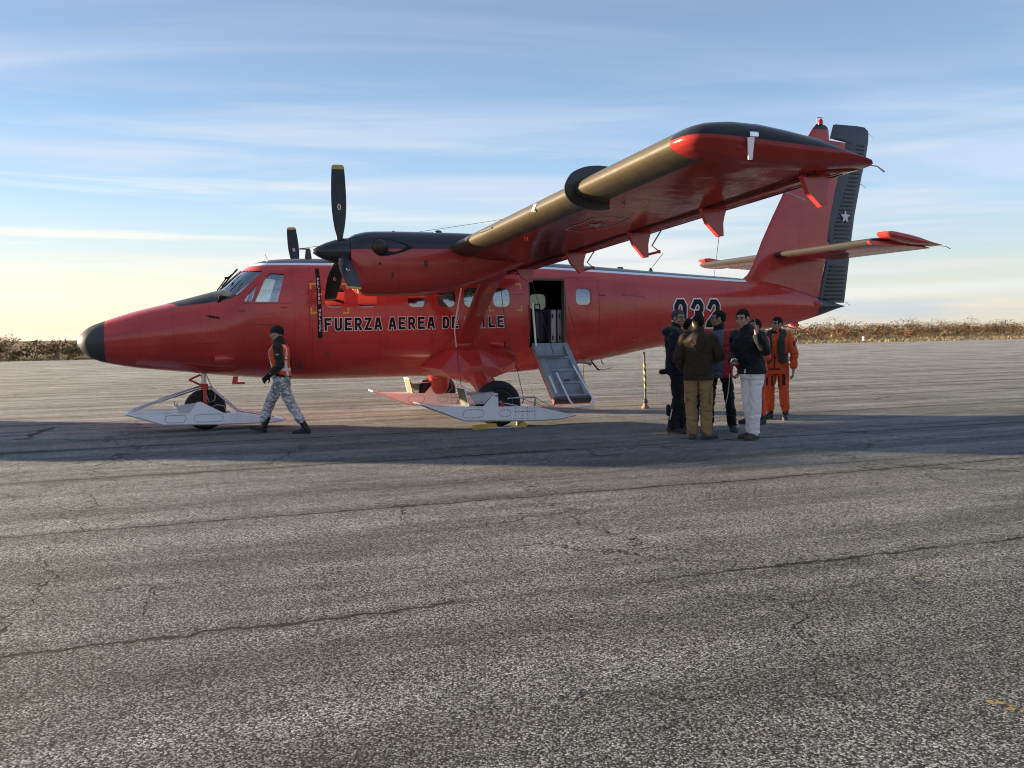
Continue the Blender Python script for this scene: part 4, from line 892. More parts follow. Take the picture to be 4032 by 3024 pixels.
for sd in (-1, 1):
    y_ = sd*.3235; rivets(b, oval(1.285, 1.605, .165, .285, 20), y_, .010); rivets(b, oval(1.735, 2.19, .155, .282, 26), y_, .010)
    for u in (2.36, 2.42): rivets(b, line((u, .13), (u, .27), .035), y_, .005)
    rivets(b, line((1.3, .152), (2.9, .118), .06), y_, .004); rivets(b, line((.95, .30), (1.65, .295), .06), y_, .004); rivets(b, line((1.92, .44), (2.2, .295), .06), y_, .004)
b.build('rivet_row', M_RIV, nsk, smooth=False, fix=False)
b = MB()
for sd in (-1, 1): b.tube([(.72, sd*.27, .345), (1.36, sd*.27, .338)], .026, 8); b.tube([(1.36, sd*.27, .335), (1.64, sd*.27, .355)], .016, 8)
b.build('deck_tube', mat('deck_tube_white', (.78, .76, .70), .4), nsk)
b = MB(); b.prism([(1.46, .44), (1.78, .48), (1.66, .31), (1.53, .31)], 1, -.29, -.275); b.box((1.485, 0, .385), (.02, .5, .15), Matrix.Rotation(R(-12), 3, 'Y')); b.build('wheel_fender', mat('fender_grey', (.55, .55, .56), .5), nsk, smooth=False)
b = MB()
for sd in (-1, 1):
    b.tube([(1.86, sd*.12, .725), (1.24, sd*.22, .535)], .024, 10); b.tube([(1.24, sd*.22, .535), (.71, sd*.28, .345)], .013, 8); b.box((1.23, sd*.22, .532), (.09, .05, .06), Matrix.Rotation(R(-18), 3, 'Y'))
    b.tube([(1.99, sd*.12, .73), (2.44, sd*.24, .30)], .020, 8); b.tube([(2.44, sd*.26, .305), (3.02, sd*.24, .19)], .011, 6)
b.build('trim_strut', M_METAL, ng)
b = MB(); b.tube([(1.95, -.06, .93), (2.0, -.09, .80), (2.08, -.14, .62), (2.07, -.17, .50), (1.98, -.17, .47), (1.94, -.17, .60)], .008, 6); b.tube([(2.0, -.17, .37), (2.10, -.2, .43), (2.22, -.2, .40), (2.25, -.2, .28)], .008, 6); b.tube([(1.44, -.28, .52), (1.43, -.28, .46), (1.47, -.28, .42)], .008, 6); b.build('hydraulic_hose', mat('hose_pale', (.42, .38, .33), .6), ng)
b = MB(); b.prism([(2.36, .90), (2.44, .90), (2.43, .775), (2.34, .77)], 1, -.44, -.38); b.tube([(2.43, -.41, .785), (2.55, -.41, .79)], .018, 6); b.build('boarding_step', M_ORANGE, A, smooth=False)
# ---- airstair hanging from the sill
sill = Vector((0, -.875, 1.295)); foot = Vector((0, -1.90, .345)); al = (foot-sill); L = al.length; al.normalize(); nr = Vector((0, -al.z, al.y)); nr = nr if nr.z > 0 else -nr
def sp(a, b_, c): return Vector((7.515+b_, 0, 0))+sill+al*a+nr*c     # a down the slope, b along the fuselage, c off the stair face
def sbox(mb, a0, a1, b0, b1, c0, c1, mi=0): mb.loft([[sp(a, b_, c) for b_, c in ((b0, c0), (b1, c0), (b1, c1), (b0, c1))] for a in (a0, a1)], mi=mi)
ST = empty('airstair', (0, 0, 0), 0, A)
b = MB(); sbox(b, 0, L, 0, .69, -.035, -.005); b.build('stair_skin', M_RED, ST, smooth=False)
b = MB(); sbox(b, 0, L, 0, .13, -.004, .10); sbox(b, 0, L, .59, .69, -.004, .10); sbox(b, 0, .05, .131, .589, -.004, .095)
W_ = [.05, .36, .68, .99, L-.10]
for a in W_[1:]:
    sbox(b, a, a+.045, .131, .589, -.004, .105)
for i, a in enumerate(W_[:-1]):
    a0 = a+(.045 if i else 0); a1 = W_[i+1]; 
    b.loft([[sp(a0+.002, .131, .09), sp(a0+.002, .589, .09), sp(a1-.13, .589, .005), sp(a1-.13, .131, .005)], [sp(a0+.004, .131, .0), sp(a0+.004, .589, .0), sp(a1-.13, .589, -.003), sp(a1-.13, .131, -.003)]])
    b.loft([[sp(a1-.13, .131, .006), sp(a1-.13, .589, .006), sp(a1-.002, .589, .07), sp(a1-.002, .131, .07)], [sp(a1-.13, .131, -.003), sp(a1-.13, .589, -.003), sp(a1-.002, .589, -.003), sp(a1-.002, .131, -.003)]])
b.build('stair_tread', M_GREY, ST, smooth=False)
b = MB(); sbox(b, L-.055, L+.002, -.002, .692, .0, .108); sbox(b, .94, .99, .30, .42, .104, .108); b.build('stair_edge', mat('stair_dark', (.05, .055, .06), .5), ST, smooth=False)
b = MB(); b.tube([sp(.78, .22, .11), sp(1.05, .22, .125), sp(1.42, .25, .10), sp(1.56, .31, .07), sp(1.565, .36, .07), sp(1.55, .66, .07), sp(1.50, .70, .08), sp(1.38, .69, .10), sp(.62, .595, .115)], .017, 10); b.tube([sp(.86, .055, .112), sp(L-.12, .055, .112)], .020, 8); b.build('stair_hoop', M_WHITE, ST)
b = MB(); b.tube([sp(.40, -.02, .15), sp(.44, .46, .19)], .022, 8); b.tube([(8.02, -1.16, 1.06), (8.50, -1.24, .985)], .020, 8); b.tube([(8.49, -1.24, .985), (8.54, -1.24, .98)], .032, 8); b.build('support_arm', mat('arm_grey', (.18, .18, .19), .5), ST)
b = MB(); b.tube([(8.20, -1.28, .84), (8.23, -1.29, .83)], .062, 16); b.build('red_reflector', mat('reflector_red', (.30, .015, .03), .3), ST)
b = MB(); b.tube([(7.525, -.955, 2.08), (7.575, -.99, 1.16)], .019, 8); b.build('handrail', M_WHITE, ST)
b = MB(); b.tube([(7.535, -.90, 2.50), (7.87, -1.14, 1.08), (7.89, -1.20, .56)], .0055, 5); b.tube([(8.24, -.90, 2.06), (8.42, -1.20, 1.03), (8.36, -1.24, .52)], .0055, 5); b.build('stair_cable', M_CABLE, ST)
b = MB(); b.tube([(9.0, -.28, .99), (9.13, -.3, .83), (9.16, -.3, .82)], .016, 6); b.tube([(9.22, -.28, 1.02), (9.22, -.3, .95), (9.26, -.3, .92)], .010, 6); b.tube([(9.15, -.3, .82), (9.30, -.3, .83), (9.44, -.3, .85)], .005, 5); b.build('belly_antenna', M_LETB, A)
fr = MB(); 
for q in ([(7.50, 1.28), (7.514, 1.28), (7.514, 2.545), (7.50, 2.545)], [(8.2155, 1.28), (8.23, 1.28), (8.23, 2.545), (8.2155, 2.545)], [(7.50, 2.536), (8.23, 2.536), (8.23, 2.552), (7.50, 2.552)]): skin_poly(fr, q, .004, 0, .06)
fr.build('door_frame', mat('frame_bronze', (.10, .08, .06), .4), A, fix=False)
fr = MB(); fr.box((8.195, -.80, 1.92), (.02, .12, 1.20)); fr.box((7.87, -.80, 2.515), (.68, .12, .02)); fr.build('door_jamb', mat('jamb_olive', (.11, .105, .085), .5), A)
# tie ropes from wing to the ski
b = MB(); b.tube([(5.89, -2.0, 2.40), (5.83, -1.95, 2.05), (5.78, -1.9, 1.70)], [.012, .014, .018], 6); b.tube([(5.78, -1.9, 1.70), (5.77, -1.9, 1.60), (5.795, -1.9, 1.34)], [.020, .010, .009], 6); b.build('tie_rope', M_ROPE, A)
b = MB(); b.tube([(5.795, -1.9, 1.34), (5.85, -1.9, .85), (5.87, -1.9, .62), (5.83, -1.9, .48), (5.78, -1.9, .41)], .0055, 5); b.tube([(6.557, -1.95, 2.42), (6.62, -1.9, 1.95), (6.66, -1.9, 1.66), (6.76, -1.9, 1.30), (6.861, -1.9, .909), (6.955, -1.9, .487)], .0055, 5); b.tube([(6.955, -1.9, .487), (6.96, -1.9, .43), (6.936, -1.9, .365)], .009, 5)
b.tube([(6.02, -1.9, 2.42), (6.18, -1.5, 2.20), (6.6, -1.2, 1.75), (6.95, -1.15, 1.62), (7.1, -1.2, 1.5)], .004, 5); b.build('tether_line', M_CABLE, A)
b = MB(); b.tube([(7.10, -7.56, 2.665), (11.95, 0.0, 2.655)], .004, 5); b.build('rigging_wire', M_CABLE, A)

# ------------------------------------------------------------------ loose things by the aircraft
def ac(u, v, w_): p = Matrix.Rotation(YAW, 4, 'Z') @ Vector((u, -v, w_)); return Vector((p.x-6.99595, p.y+14.41501, p.z))
ts = empty('tail_stand', ac(10.33, 0, 0), 0, None, 'thin pole striped yellow and black standing under the tail of the red plane', 'tail stand')
M_TAPE = bpy.data.materials.new('hazard_stripes'); M_TAPE.use_nodes = True; t = NG(M_TAPE.node_tree); co = t.node('ShaderNodeTexCoord').outputs['Object']; x, y, z = t.xyz(co)
ph = t.m('ADD', t.m('MULTIPLY', z, 7.5), t.m('MULTIPLY', x, 9.0)); st2 = t.m('GREATER_THAN', t.m('FRACT', ph), .5)
t.l.new(t.mix(st2, (.60, .42, .06), (.015, .015, .017)), M_TAPE.node_tree.nodes['Principled BSDF'].inputs['Base Color']); M_TAPE.node_tree.nodes['Principled BSDF'].inputs['Roughness'].default_value = .5
b = MB(); b.tube([(0, 0, .36), (-.012, 0, .92)], .024, 12); b.build('striped_sleeve', M_TAPE, ts)
b = MB(); b.tube([(0, 0, .12), (0, 0, .37)], .016, 8); b.tube([(-.012, 0, .91), (-.018, 0, 1.14)], [.014, .02], 8); b.lathe([(.03, .10), (.045, .12), (.045, .17), (.02, .20)], (0, 0, 0), axis=2, n=12); b.build('pole_core', M_CABLE, ts)
b = MB(); b.lathe([(.075, 0), (.085, .015), (.06, .05), (.02, .12)], (0, 0, 0), axis=2, n=16); b.build('pole_foot', mat('foot_brown', (.28, .16, .10), .7), ts)
def chock(loc, rz, label):
    m_ = MB(); m_.loft([[(-.22, y_, z_) for y_, z_ in ((-.055, 0), (.055, 0), (.04, .07), (-.04, .07))], [(.22, y_, z_) for y_, z_ in ((-.055, 0), (.055, 0), (.04, .07), (-.04, .07))]])
    o = m_.build('wheel_chock', mat('chock_yellow', (.56, .38, .06), .7, var=.3, vscale=8), None, smooth=False); o.location = loc; o.rotation_euler = (0, 0, rz); tag(o, label, 'wheel chock', 'yellow wheel chocks')
chock(ac(6.18, 2.14, .002), YAW+R(20), 'yellow wheel chock in the sun ahead of the nearer main wheel')
chock(ac(6.86, 2.05, .002), YAW+R(80), 'yellow wheel chock in shade behind the nearer main wheel')
b = MB(); p0, p1 = ac(6.22, 2.2, .03), ac(6.86, 2.2, .03); b.tube([p0.lerp(p1, i/8)+Vector((0, -.05*math.sin(math.pi*i/8), -.017)) for i in range(9)], .012, 6)
tag(b.build('chock_rope', M_ROPE), 'pale rope lying on the asphalt between the two yellow chocks', 'rope')
# luggage standing in the open doorway
M_CASE = mat('case_silver', (.36, .37, .39), .40, metal=.75, var=.12)
for i, (u, lab) in enumerate(((7.99, 'ribbed silver equipment case standing in the doorway, the one nearer the black bag'), (8.125, 'ribbed silver equipment case standing in the doorway, the one nearer the rear door frame'))):
    c = empty('equipment_case', ac(u+.05, .50, 1.36), YAW, None, lab, 'case', 'silver cases in the doorway')
    b = MB(); b.box((0, 0, .31), (.10, .40, .62), bev=.012)
    for k in range(3): b.box((-.034+.034*k, -.202, .31), (.018, .014, .60), bev=.004)
    b.build('case_shell', M_CASE, c)
    b = MB(); 
    for zz in (.10, .50): b.box((-.025, -.212, zz), (.022, .014, .075))
    b.build('latch', M_LETB, c)
    b = MB(); b.box((0, 0, -.02), (.11, .36, .05)); b.build('case_wheel', M_LETB, c)
c = empty('travel_bag', ac(7.80, .46, 1.28), YAW, None, 'tall black bag standing in the doorway behind the white handrail', 'bag')
b = MB(); b.box((0, 0, .36), (.30, .34, .72), bev=.10); b.build('bag_body', mat('bag_black', (.016, .017, .018), .7, bump=.2, bscale=12), c)
b = MB(); b.box((-.085, -.20, .42), (.085, .05, .50), bev=.02); b.build('bag_pocket', mat('bag_grey', (.05, .052, .05), .7), c)
b = MB(); b.tube([(-.10, -.16, .72), (-.10, -.16, .80), (.0, -.16, .80), (.0, -.16, .72)], .013, 6); b.build('bag_handle', M_LETB, c)

# ------------------------------------------------------------------ unseen van added outside the left edge to throw the long shadow across the front
VL = 19.0
vp = Vector((-14.2, 16.05, 0)); V = empty('shadow_van', vp, R(-58), None, 'white panel van added unseen left of the plane to cast the front shadow', 'van')
b = MB(); side = [(-2.4, .42), (2.35, .42), (2.42, .95), (1.75, 1.18), (1.22, 1.93), (.9, 2.03), (-2.32, 2.03), (-2.42, 1.9)]
b.prism(side, 1, -.95, .95); b.build('van_body', M_WHITE, V, ang=30)
b = MB()
for s_ in (-1, 1): b.prism([(.35, 1.2), (1.66, 1.2), (1.22, 1.82), (.35, 1.82)], 1, s_*.951, s_*.957)
b.loft([[(1.74+dx, y_, z_) for y_, z_, dx in ((-.82, 1.22, 0), (.82, 1.22, 0), (.74, 1.88, -.47), (-.74, 1.88, -.47))], [(1.76+dx, y_, z_) for y_, z_, dx in ((-.82, 1.22, 0), (.82, 1.22, 0), (.74, 1.88, -.47), (-.74, 1.88, -.47))]]); b.build('van_window', M_LETB, V, smooth=False)
b = MB()
for s_ in (-.75, .75): b.tube([(-2.2, s_, 2.14), (.75, s_, 2.14)], .025, 8)
for x_ in (-2.0, -1.1, -.2, .6): b.tube([(x_, -.75, 2.03), (x_, -.75, 2.15), (x_, .75, 2.15), (x_, .75, 2.03)], .02, 6)
b.build('roof_rack', M_METAL, V)  # rack added to break up the edge of the van's shadow
for x_ in (-1.45, 1.45):
    for s_ in (-1, 1): tyre(.34, .22, V, (x_, s_*.84, .34))
for s_ in (-1, 1):
    b = MB(); b.box((2.40, s_*.72, .78), (.06, .28, .16), bev=.02); b.build('headlight', M_CHROME, V)

# ------------------------------------------------------------------ scrub beyond the apron
def leaf_mat(name, c1, c2):
    m = bpy.data.materials.new(name); m.use_nodes = True; t = NG(m.node_tree); b = m.node_tree.nodes['Principled BSDF']
    P = t.node('ShaderNodeNewGeometry').outputs['Position']; n = t.noise(P, 0.45, 3.0, 0.6); n2 = t.noise(P, 3.0, 2.0, 0.6)
    c = t.mix(t.ramp(n, .40, .60), c1, c2); v = t.node('ShaderNodeHueSaturation'); t.l.new(c, v.inputs['Color']); t.l.new(t.ramp(n2, .3, .7, .55, 1.45), v.inputs['Value']); t.l.new(v.outputs[0], b.inputs['Base Color'])
    b.inputs['Roughness'].default_value = .9; b.inputs['Specular IOR Level'].default_value = .15; return m
L_RUST = leaf_mat('scrub_rust', (.20, .105, .065), (.125, .085, .05)); L_DARK = leaf_mat('scrub_dark', (.055, .052, .032), (.10, .07, .04)); L_TAN = leaf_mat('scrub_tan', (.22, .165, .095), (.14, .125, .07)); L_TWIG = leaf_mat('scrub_twig', (.12, .075, .05), (.20, .12, .08)); L_PALE = leaf_mat('scrub_pale', (.22, .205, .12), (.16, .165, .09))
def bush(mb, c, rx, ry, h, n, mi, r_, ls=.10, wind=.35, twigs=8):
    """clumps of small leaves on branches, leaning with the wind"""
    c = Vector(c); cl = []
    for k in range(r_.randint(7, 11)):
        a = r_.uniform(0, 2*math.pi); q = math.sqrt(r_.random()); hh = r_.uniform(.25, .95); sh = 1-.5*hh
        cl.append((Vector((rx*q*sh*math.cos(a)+wind*h*hh*.5, ry*q*sh*math.sin(a), h*hh)), r_.uniform(.22, .42)))
    for i in range(n):
        p, s_ = r_.choice(cl); d = Vector((r_.gauss(0, 1)*1.5, r_.gauss(0, 1), r_.gauss(0, .62))); d = d*(s_*h*.42); q = c+p+d
        if q.z < c.z+.02: q.z = c.z+r_.uniform(.02, .3)
        L = ls*r_.uniform(.6, 1.5); u = Vector((r_.gauss(0, 1)+.5, r_.gauss(0, 1), r_.gauss(0, .6))).normalized(); w_ = u.cross(Vector((r_.gauss(0, 1), r_.gauss(0, 1), r_.gauss(0, 1)))).normalized()
        mb.add([q-u*L*1.3, q+w_*L*.55, q+u*L*1.3, q-w_*L*.55], [(0, 1, 2, 3)], mi)
    for k in range(twigs):
        p, s_ = r_.choice(cl); e = c+p*1.15+Vector((r_.gauss(0, .15), r_.gauss(0, .15), r_.uniform(0, .35)*h*.3)); m_ = c+p*.5+Vector((0, 0, .05)); mb.tube([c+Vector((p.x*.1, p.y*.1, -.05)), m_, e], [.035, .022, .006], 4, mi=3)
LM = [L_RUST, L_DARK, L_TAN, L_TWIG, L_PALE]
def edge_y(x): return E0.y+(x-E0.x)*EDIR.y/EDIR.x
def off_base(x): return 5.0+max(0, (x+36))*0.36
mb = MB(); r_ = random.Random(3)
for i in range(430):
    x = -75+i*.46+r_.uniform(-.8, .8); far_ = max(0, min(1, (x+36)/90))
    d = off_base(x)+r_.uniform(2, 20)+r_.random()**2*14; y_ = edge_y(x)+d; h = r_.uniform(1.15, 1.9)*(1.0+.38*far_)*(1.4 if r_.random() < .10 else r_.uniform(.9, 1.1))
    bush(mb, (x, y_, -.05), h*r_.uniform(.8, 1.3), h*.9, h, 210, r_.choices([0, 1, 2], [.42, .36, .22])[0], r_, .075+.02*far_, .35, 6)
o = mb.build('scrub', LM, smooth=False, fix=False); tag(o, 'wind-bent rust and olive scrub along the far edge of the apron', 'scrub', kind='stuff')
# dry grass fringe on the far edge
mb = MB()
for i in range(15000):
    s_ = r_.uniform(-60, 190); x, y_ = edge_pt(s_, 0); d = r_.random()**1.6*(7+max(0, x+36)*.32)+.5; x, y_ = edge_pt(s_, d); h = r_.uniform(.05, .20)*(1+max(0, noise.noise(Vector((x*.12, y_*.12, 5))))*2); a = r_.uniform(0, 6.28); w_ = r_.uniform(.02, .07)
    p = Vector((x, y_, -.05)); t_ = Vector((math.cos(a)*w_, math.sin(a)*w_, 0)); k = Vector((.10, 0, h))
    mb.add([p-t_, p+t_, p+k+t_*.4, p+k-t_*.5], [(0, 1, 2, 3)], r_.choices([0, 1], [.8, .2])[0])
o = mb.build('dry_grass', [L_TAN, L_PALE], smooth=False, fix=False); tag(o, 'dry golden grass fringe beyond the asphalt', 'grass', kind='stuff')
# bushes one can tell apart
for (x, dd, h, rx, mi, lab) in ((-36.2, 4.5, .9, 1.2, 2, 'low tan bush in front of the dark scrub near the black nose tip'),
        (-33.6, 6.0, 2.0, 1.2, 4, 'pale thin bush rising just left of the black nose tip'),
        (-39.5, 3.2, 1.0, 2.6, 1, 'dark green low bush at the left edge behind the asphalt'),
        (34.0, 9.0, 1.1, 1.3, 4, 'pale green bush just right of the person in orange'),
        (47.0, 26.0, 2.3, 2.2, 0, 'tall rust coloured bush standing highest in the right-hand scrub'),
        (53.0, 16.0, 1.3, 2.4, 0, 'round reddish bush at the front of the right-hand scrub'),
        (60.0, 16.0, 1.3, 2.0, 2, 'rounded tan bush at the front of the scrub towards the right')):
    e_ = MB(); bush(e_, (0, 0, 0), rx, rx*.8, h, 700, mi, r_, .075, .3, 8); o = e_.build('bush', LM, smooth=False, fix=False); o.location = (x, edge_y(x)+dd, -.05); tag(o, lab, 'bush', 'bushes at the edge of the scrub')
# small marker posts on the verge
mk = empty('marker_post', (51.0, edge_y(51)+38, -.05), 0, None, 'small yellow marker post on the dry grass right of the tail', 'marker post'); b = MB(); b.lathe([(.16, 0), (.16, .25), (.28, .30), (.30, .75), (.18, .85), (.14, 1.15), (.05, 1.25)], (0, 0, 0), axis=2, n=16); b.build('post_body', mat('post_yellow', (.62, .40, .06), .6), mk)
mk = empty('marker_post', (47.0, edge_y(47)+17, -.05), 0, None, 'tiny white marker post on the grass at the asphalt edge, right of the yellow one', 'marker post'); b = MB(); b.lathe([(.12, 0), (.12, .35), (.22, .38), (.20, .50), (.06, .55)], (0, 0, 0), axis=2, n=12); b.build('post_body', M_WHITE, mk)
# faded yellow paint mark
MY = bpy.data.materials.new('worn_yellow_line'); MY.use_nodes = True; t = NG(MY.node_tree); bb = t.n['Principled BSDF']; P = t.node('ShaderNodeNewGeometry').outputs['Position']
nn = t.noise(P, 45.0, 3.0, .7); bb.inputs['Base Color'].default_value = (.42, .30, .09, 1); bb.inputs['Roughness'].default_value = .9; t.l.new(t.ramp(nn, .50, .56, 0, 1), bb.inputs['Alpha'])
b = MB(); b.add([(1.93, 3.60, .004), (1.98, 3.63, .004), (2.12, 3.42, .004), (2.06, 3.38, .004)], [(0, 1, 2, 3)]); tag(b.build('painted_mark', MY, smooth=False), kind='structure')

# ------------------------------------------------------------------ people
def remeshed(mb, name, voxel, smooth=4, wr=0.0, wscale=9.0, seed=0, cut=None, ground=None):
    o = mb.build('tmp', M_DARK, smooth=False); m1 = o.modifiers.new('r', 'REMESH'); m1.mode = 'VOXEL'; m1.voxel_size = voxel
    if smooth: m2 = o.modifiers.new('s', 'SMOOTH'); m2.iterations = smooth; m2.factor = .5
    dg = bpy.context.evaluated_depsgraph_get(); me = bpy.data.meshes.new_from_object(o.evaluated_get(dg)); kill(o); me.name = name; me.materials.clear()
    bm = bmesh.new(); bm.from_mesh(me)
    if wr:
        bm.normal_update(); off = Vector((seed*7.3, seed*3.1, seed*1.7))
        for v in bm.verts:
            p = v.co; q = Vector((p.x*wscale, p.y*wscale, p.z*wscale*1.6))+off
            f = noise.noise(q+Vector((0, 0, 2.2*noise.noise(q*.45)))); f = 1-2.2*abs(f); v.co = p+v.normal*(wr*f)
    if cut:
        for co, no in cut:
            g_ = bm.verts[:]+bm.edges[:]+bm.faces[:]; r_ = bmesh.ops.bisect_plane(bm, geom=g_, plane_co=co, plane_no=no, clear_outer=True); ed = [e for e in r_['geom_cut'] if isinstance(e, bmesh.types.BMEdge)]
            try: bmesh.ops.holes_fill(bm, edges=ed, sides=0)
            except Exception: pass
    if ground is not None:
        for v in bm.verts: v.co.z = max(v.co.z, ground)
    bm.to_mesh(me); bm.free(); me.shade_smooth(); return me
def place(me, name, m_, parent):
    me.materials.append(m_); o = bpy.data.objects.new(name, me); COL.objects.link(o); o.parent = parent; return o
def cloth(name, col, rough=.85, stripes=None, var=.18, b_=.6, sheen=0.1):
    if name in MATS: return MATS[name]
    m = bpy.data.materials.new(name); m.use_nodes = True; t = NG(m.node_tree); p = t.n['Principled BSDF']; co = t.node('ShaderNodeTexCoord').outputs['Object']; x, y, z = t.xyz(co)
    n = t.noise(co, 7.0, 4.0, .6); v = t.node('ShaderNodeHueSaturation'); v.inputs['Color'].default_value = (*col, 1); t.l.new(t.ramp(n, .3, .7, 1-var, 1+var), v.inputs['Value']); c = v.outputs[0]
    if stripes: c = stripes(t, co, x, y, z, c)
    t.l.new(c, p.inputs['Base Color']); p.inputs['Roughness'].default_value = rough; p.inputs['Specular IOR Level'].default_value = .25; p.inputs['Sheen Weight'].default_value = sheen
    bn = t.node('ShaderNodeBump'); bn.inputs['Strength'].default_value = b_; bn.inputs['Distance'].default_value = .02; wv = t.noise(t.vmul(co, (9, 9, 15)), 1.0, 3.0, .6, 1.5); t.l.new(wv, bn.inputs['Height']); t.l.new(bn.outputs[0], p.inputs['Normal'])
    MATS[name] = m; return m
def skin_mat(name, col):
    return mat(name, col, .52, spec=.4, var=.10, vscale=16)
def hair_mat(name, col): return mat(name, col, .75, spec=.18, var=.4, vscale=60, bump=.8, bscale=90)
J0 = dict(pelvis=(0, 0, .96), chest=(0, 0, 1.30), neck=(-.015, 0, 1.50), head=(.02, 0, 1.655),
          hl=(0, .095, .93), kl=(.02, .105, .51), al=(-.03, .11, .09), hr=(0, -.095, .93), kr=(.02, -.105, .51), ar=(-.03, -.11, .09),
          sl=(-.01, .185, 1.43), el=(-.04, .25, 1.14), wl=(.05, .26, .90), sr=(-.01, -.185, 1.43), er=(-.04, -.25, 1.14), wr=(.05, -.26, .90))
def hand(mb, w_, d, pn, side, curl=(.5, .5, .5, .5), thumb=.3, s_=1.0):
    """palm + four fingers + thumb; d: along the hand, pn: palm normal, side +1 left / -1 right"""
    w_ = Vector(w_); d = Vector(d).normalized(); pn = Vector(pn); pn = (pn-d*pn.dot(d)).normalized(); a = d.cross(pn)*side     # towards the thumb
    M = Matrix((a, d, pn)).transposed(); c = w_+d*.055*s_
    mb.ell(c, (.040*s_, .055*s_, .017*s_), M, 14, 8); mb.cap(w_-d*.02, .026*s_, w_+d*.03, .027*s_, 10)
    for i, (k, L) in enumerate(zip(curl, (.072, .080, .074, .058))):
        p = w_+d*.098*s_+a*(.030-.020*i)*s_; dd = d; r_ = .0088*s_
        for seg, f in enumerate((.45, .32, .25)):
            ang = k*(1.0 if seg else .7); dd = (Matrix.Rotation(0, 3, 'X') @ dd); dd = (dd*math.cos(ang)+pn*math.sin(ang)*(1) if False else dd)
            t_ = sum((.7, 1.0, 1.0)[:seg+1])*k*1.1; v = d*math.cos(t_)+pn*math.sin(t_); q = p+v*L*f*s_*1.05; mb.cap(p, r_, q, r_*.93, 8); p = q; r_ *= .93
    p = w_+d*.035*s_+a*.032*s_; v = (d*(.75)+a*(.75-thumb*.4)+pn*thumb).normalized(); q = p+v*.040*s_; mb.cap(p, .012*s_, q, .0105*s_, 8); v2 = (d*.95+a*.25+pn*thumb*1.2).normalized(); mb.cap(q, .0105*s_, q+v2*.032*s_, .009*s_, 8)
def person(loc, face, H, label, J=None, hyaw=0.0, hpitch=0.0, skin=(.34, .19, .13), hair=(.012, .010, .009), hairkind='short', jacket=None, jr=(1, 1), hem=.80, trousers=None, tr=1.0, boots=(.02, .02, .02), bootz=.16, hands=None, seed=0, hemleg=True, hemk=.04, feet=None, gloves=None, collar=None, group=None, sleeves=True):
    j = {k: Vector(v) for k, v in J0.items()}
    for k, v in (J or {}).items(): j[k] = Vector(v)
    s_ = H/1.78; P = empty('person', loc, R(face), None, label, 'person', group); P.scale = (s_, s_, s_)
    sk = skin_mat('skin_%d' % seed, skin)
    HM = Matrix.Rotation(R(hyaw), 3, 'Z') @ Matrix.Rotation(R(hpitch), 3, 'Y'); hc = j['head']
    def h(x_, y_, z_): return hc+HM @ Vector((x_, y_, z_))
    b = MB()
    # head with face
    b.ell(h(-.012, 0, .028), (.098, .077, .092), HM, 20, 14); b.ell(h(.028, 0, -.045), (.062, .060, .068), HM); b.cap(h(.050, 0, -.092), .027, h(.066, 0, -.098), .020)
    b.cap(h(.086, 0, .022), .010, h(.110, 0, -.026), .0125, 8); b.ell(h(.100, .0, -.030), (.012, .019, .010), HM)
    for q in (-1, 1):
        b.ell(h(.066, q*.034, .036), (.020, .026, .012), HM); b.ell(h(.058, q*.042, -.018), (.030, .026, .026), HM); b.ell(h(-.006, q*.080, -.004), (.020, .010, .033), Matrix.Rotation(R(hyaw+q*-18), 3, 'Z')); b.cap(h(.02, q*.045, -.07), .026, h(-.02, q*.058, -.03), .026)
    b.ell(h(.083, 0, -.060), (.012, .026, .008), HM); b.ell(h(.080, 0, -.071), (.012, .022, .008), HM)
    b.cap(h(-.022, 0, -.03), .056, j['neck'], .060)
    # trunk and limbs
    ch, pe = j['chest'], j['pelvis']; nk = j['neck']
    def ring(c, hw, hd, yaw, n=20, pw=2.4):
        o = []
        for k in range(n): a = 2*math.pi*k/n; lx = hd*math.copysign(abs(math.cos(a))**(2/pw), math.cos(a)); ly = hw*math.copysign(abs(math.sin(a))**(2/pw), math.sin(a)); o.append(Vector((c.x+lx*math.cos(yaw)-ly*math.sin(yaw), c.y+lx*math.sin(yaw)+ly*math.cos(yaw), c.z)))
        return o
    shv = j['sl']-j['sr']; cy = math.atan2(-shv.x, shv.y); hpv = j['hl']-j['hr']; py_ = math.atan2(-hpv.x, hpv.y)
    def trunk(mb, W, Dp, low, k=1.0):
        up_ = nk-ch; sc_ = (j['sl']+j['sr'])/2
        pts = [(pe+Vector((0, 0, low-pe.z)), .165*W, .110*Dp, py_), (pe+Vector((0, 0, .0)), .168*W, .115*Dp, py_), (pe.lerp(ch, .5), .152*W, .104*Dp, (py_+cy)/2), (ch, .172*W, .118*Dp, cy), (sc_.lerp(ch, .25), .185*W, .112*Dp, cy), (sc_+Vector((0, 0, .035)), .150*W, .080*Dp, cy), (nk+Vector((0, 0, .0)), .075*W, .062*Dp, cy)]
        mb.loft([ring(*q) for q in pts])
    trunk(b, .86, .80, .84)
    for q in 'lr':
        b.cap(j['h'+q], .070, j['k'+q], .046); b.cap(j['k'+q], .046, j['a'+q], .031); b.cap(j['s'+q], .048, j['e'+q], .036); b.cap(j['e'+q], .036, j['w'+q], .026)
        fy = R((feet or {}).get(q, (9 if q == 'l' else -9, 0, 0))[0]); b.cap(j['a'+q]+Vector((-.02, 0, -.02)), .034, j['a'+q]+Vector((.10*math.cos(fy), .10*math.sin(fy), -.05)), .026)
    for q, sg in (('l', 1), ('r', -1)):
        if gloves and q in gloves: continue
        d = (j['w'+q]-j['e'+q]).normalized(); kw = (hands or {}).get(q, {}); hand(b, j['w'+q]+d*.015, kw.get('d', d), kw.get('pn', (0, -sg, 0)), sg, kw.get('curl', (.35, .4, .45, .5)), kw.get('thumb', .3), 1.06)
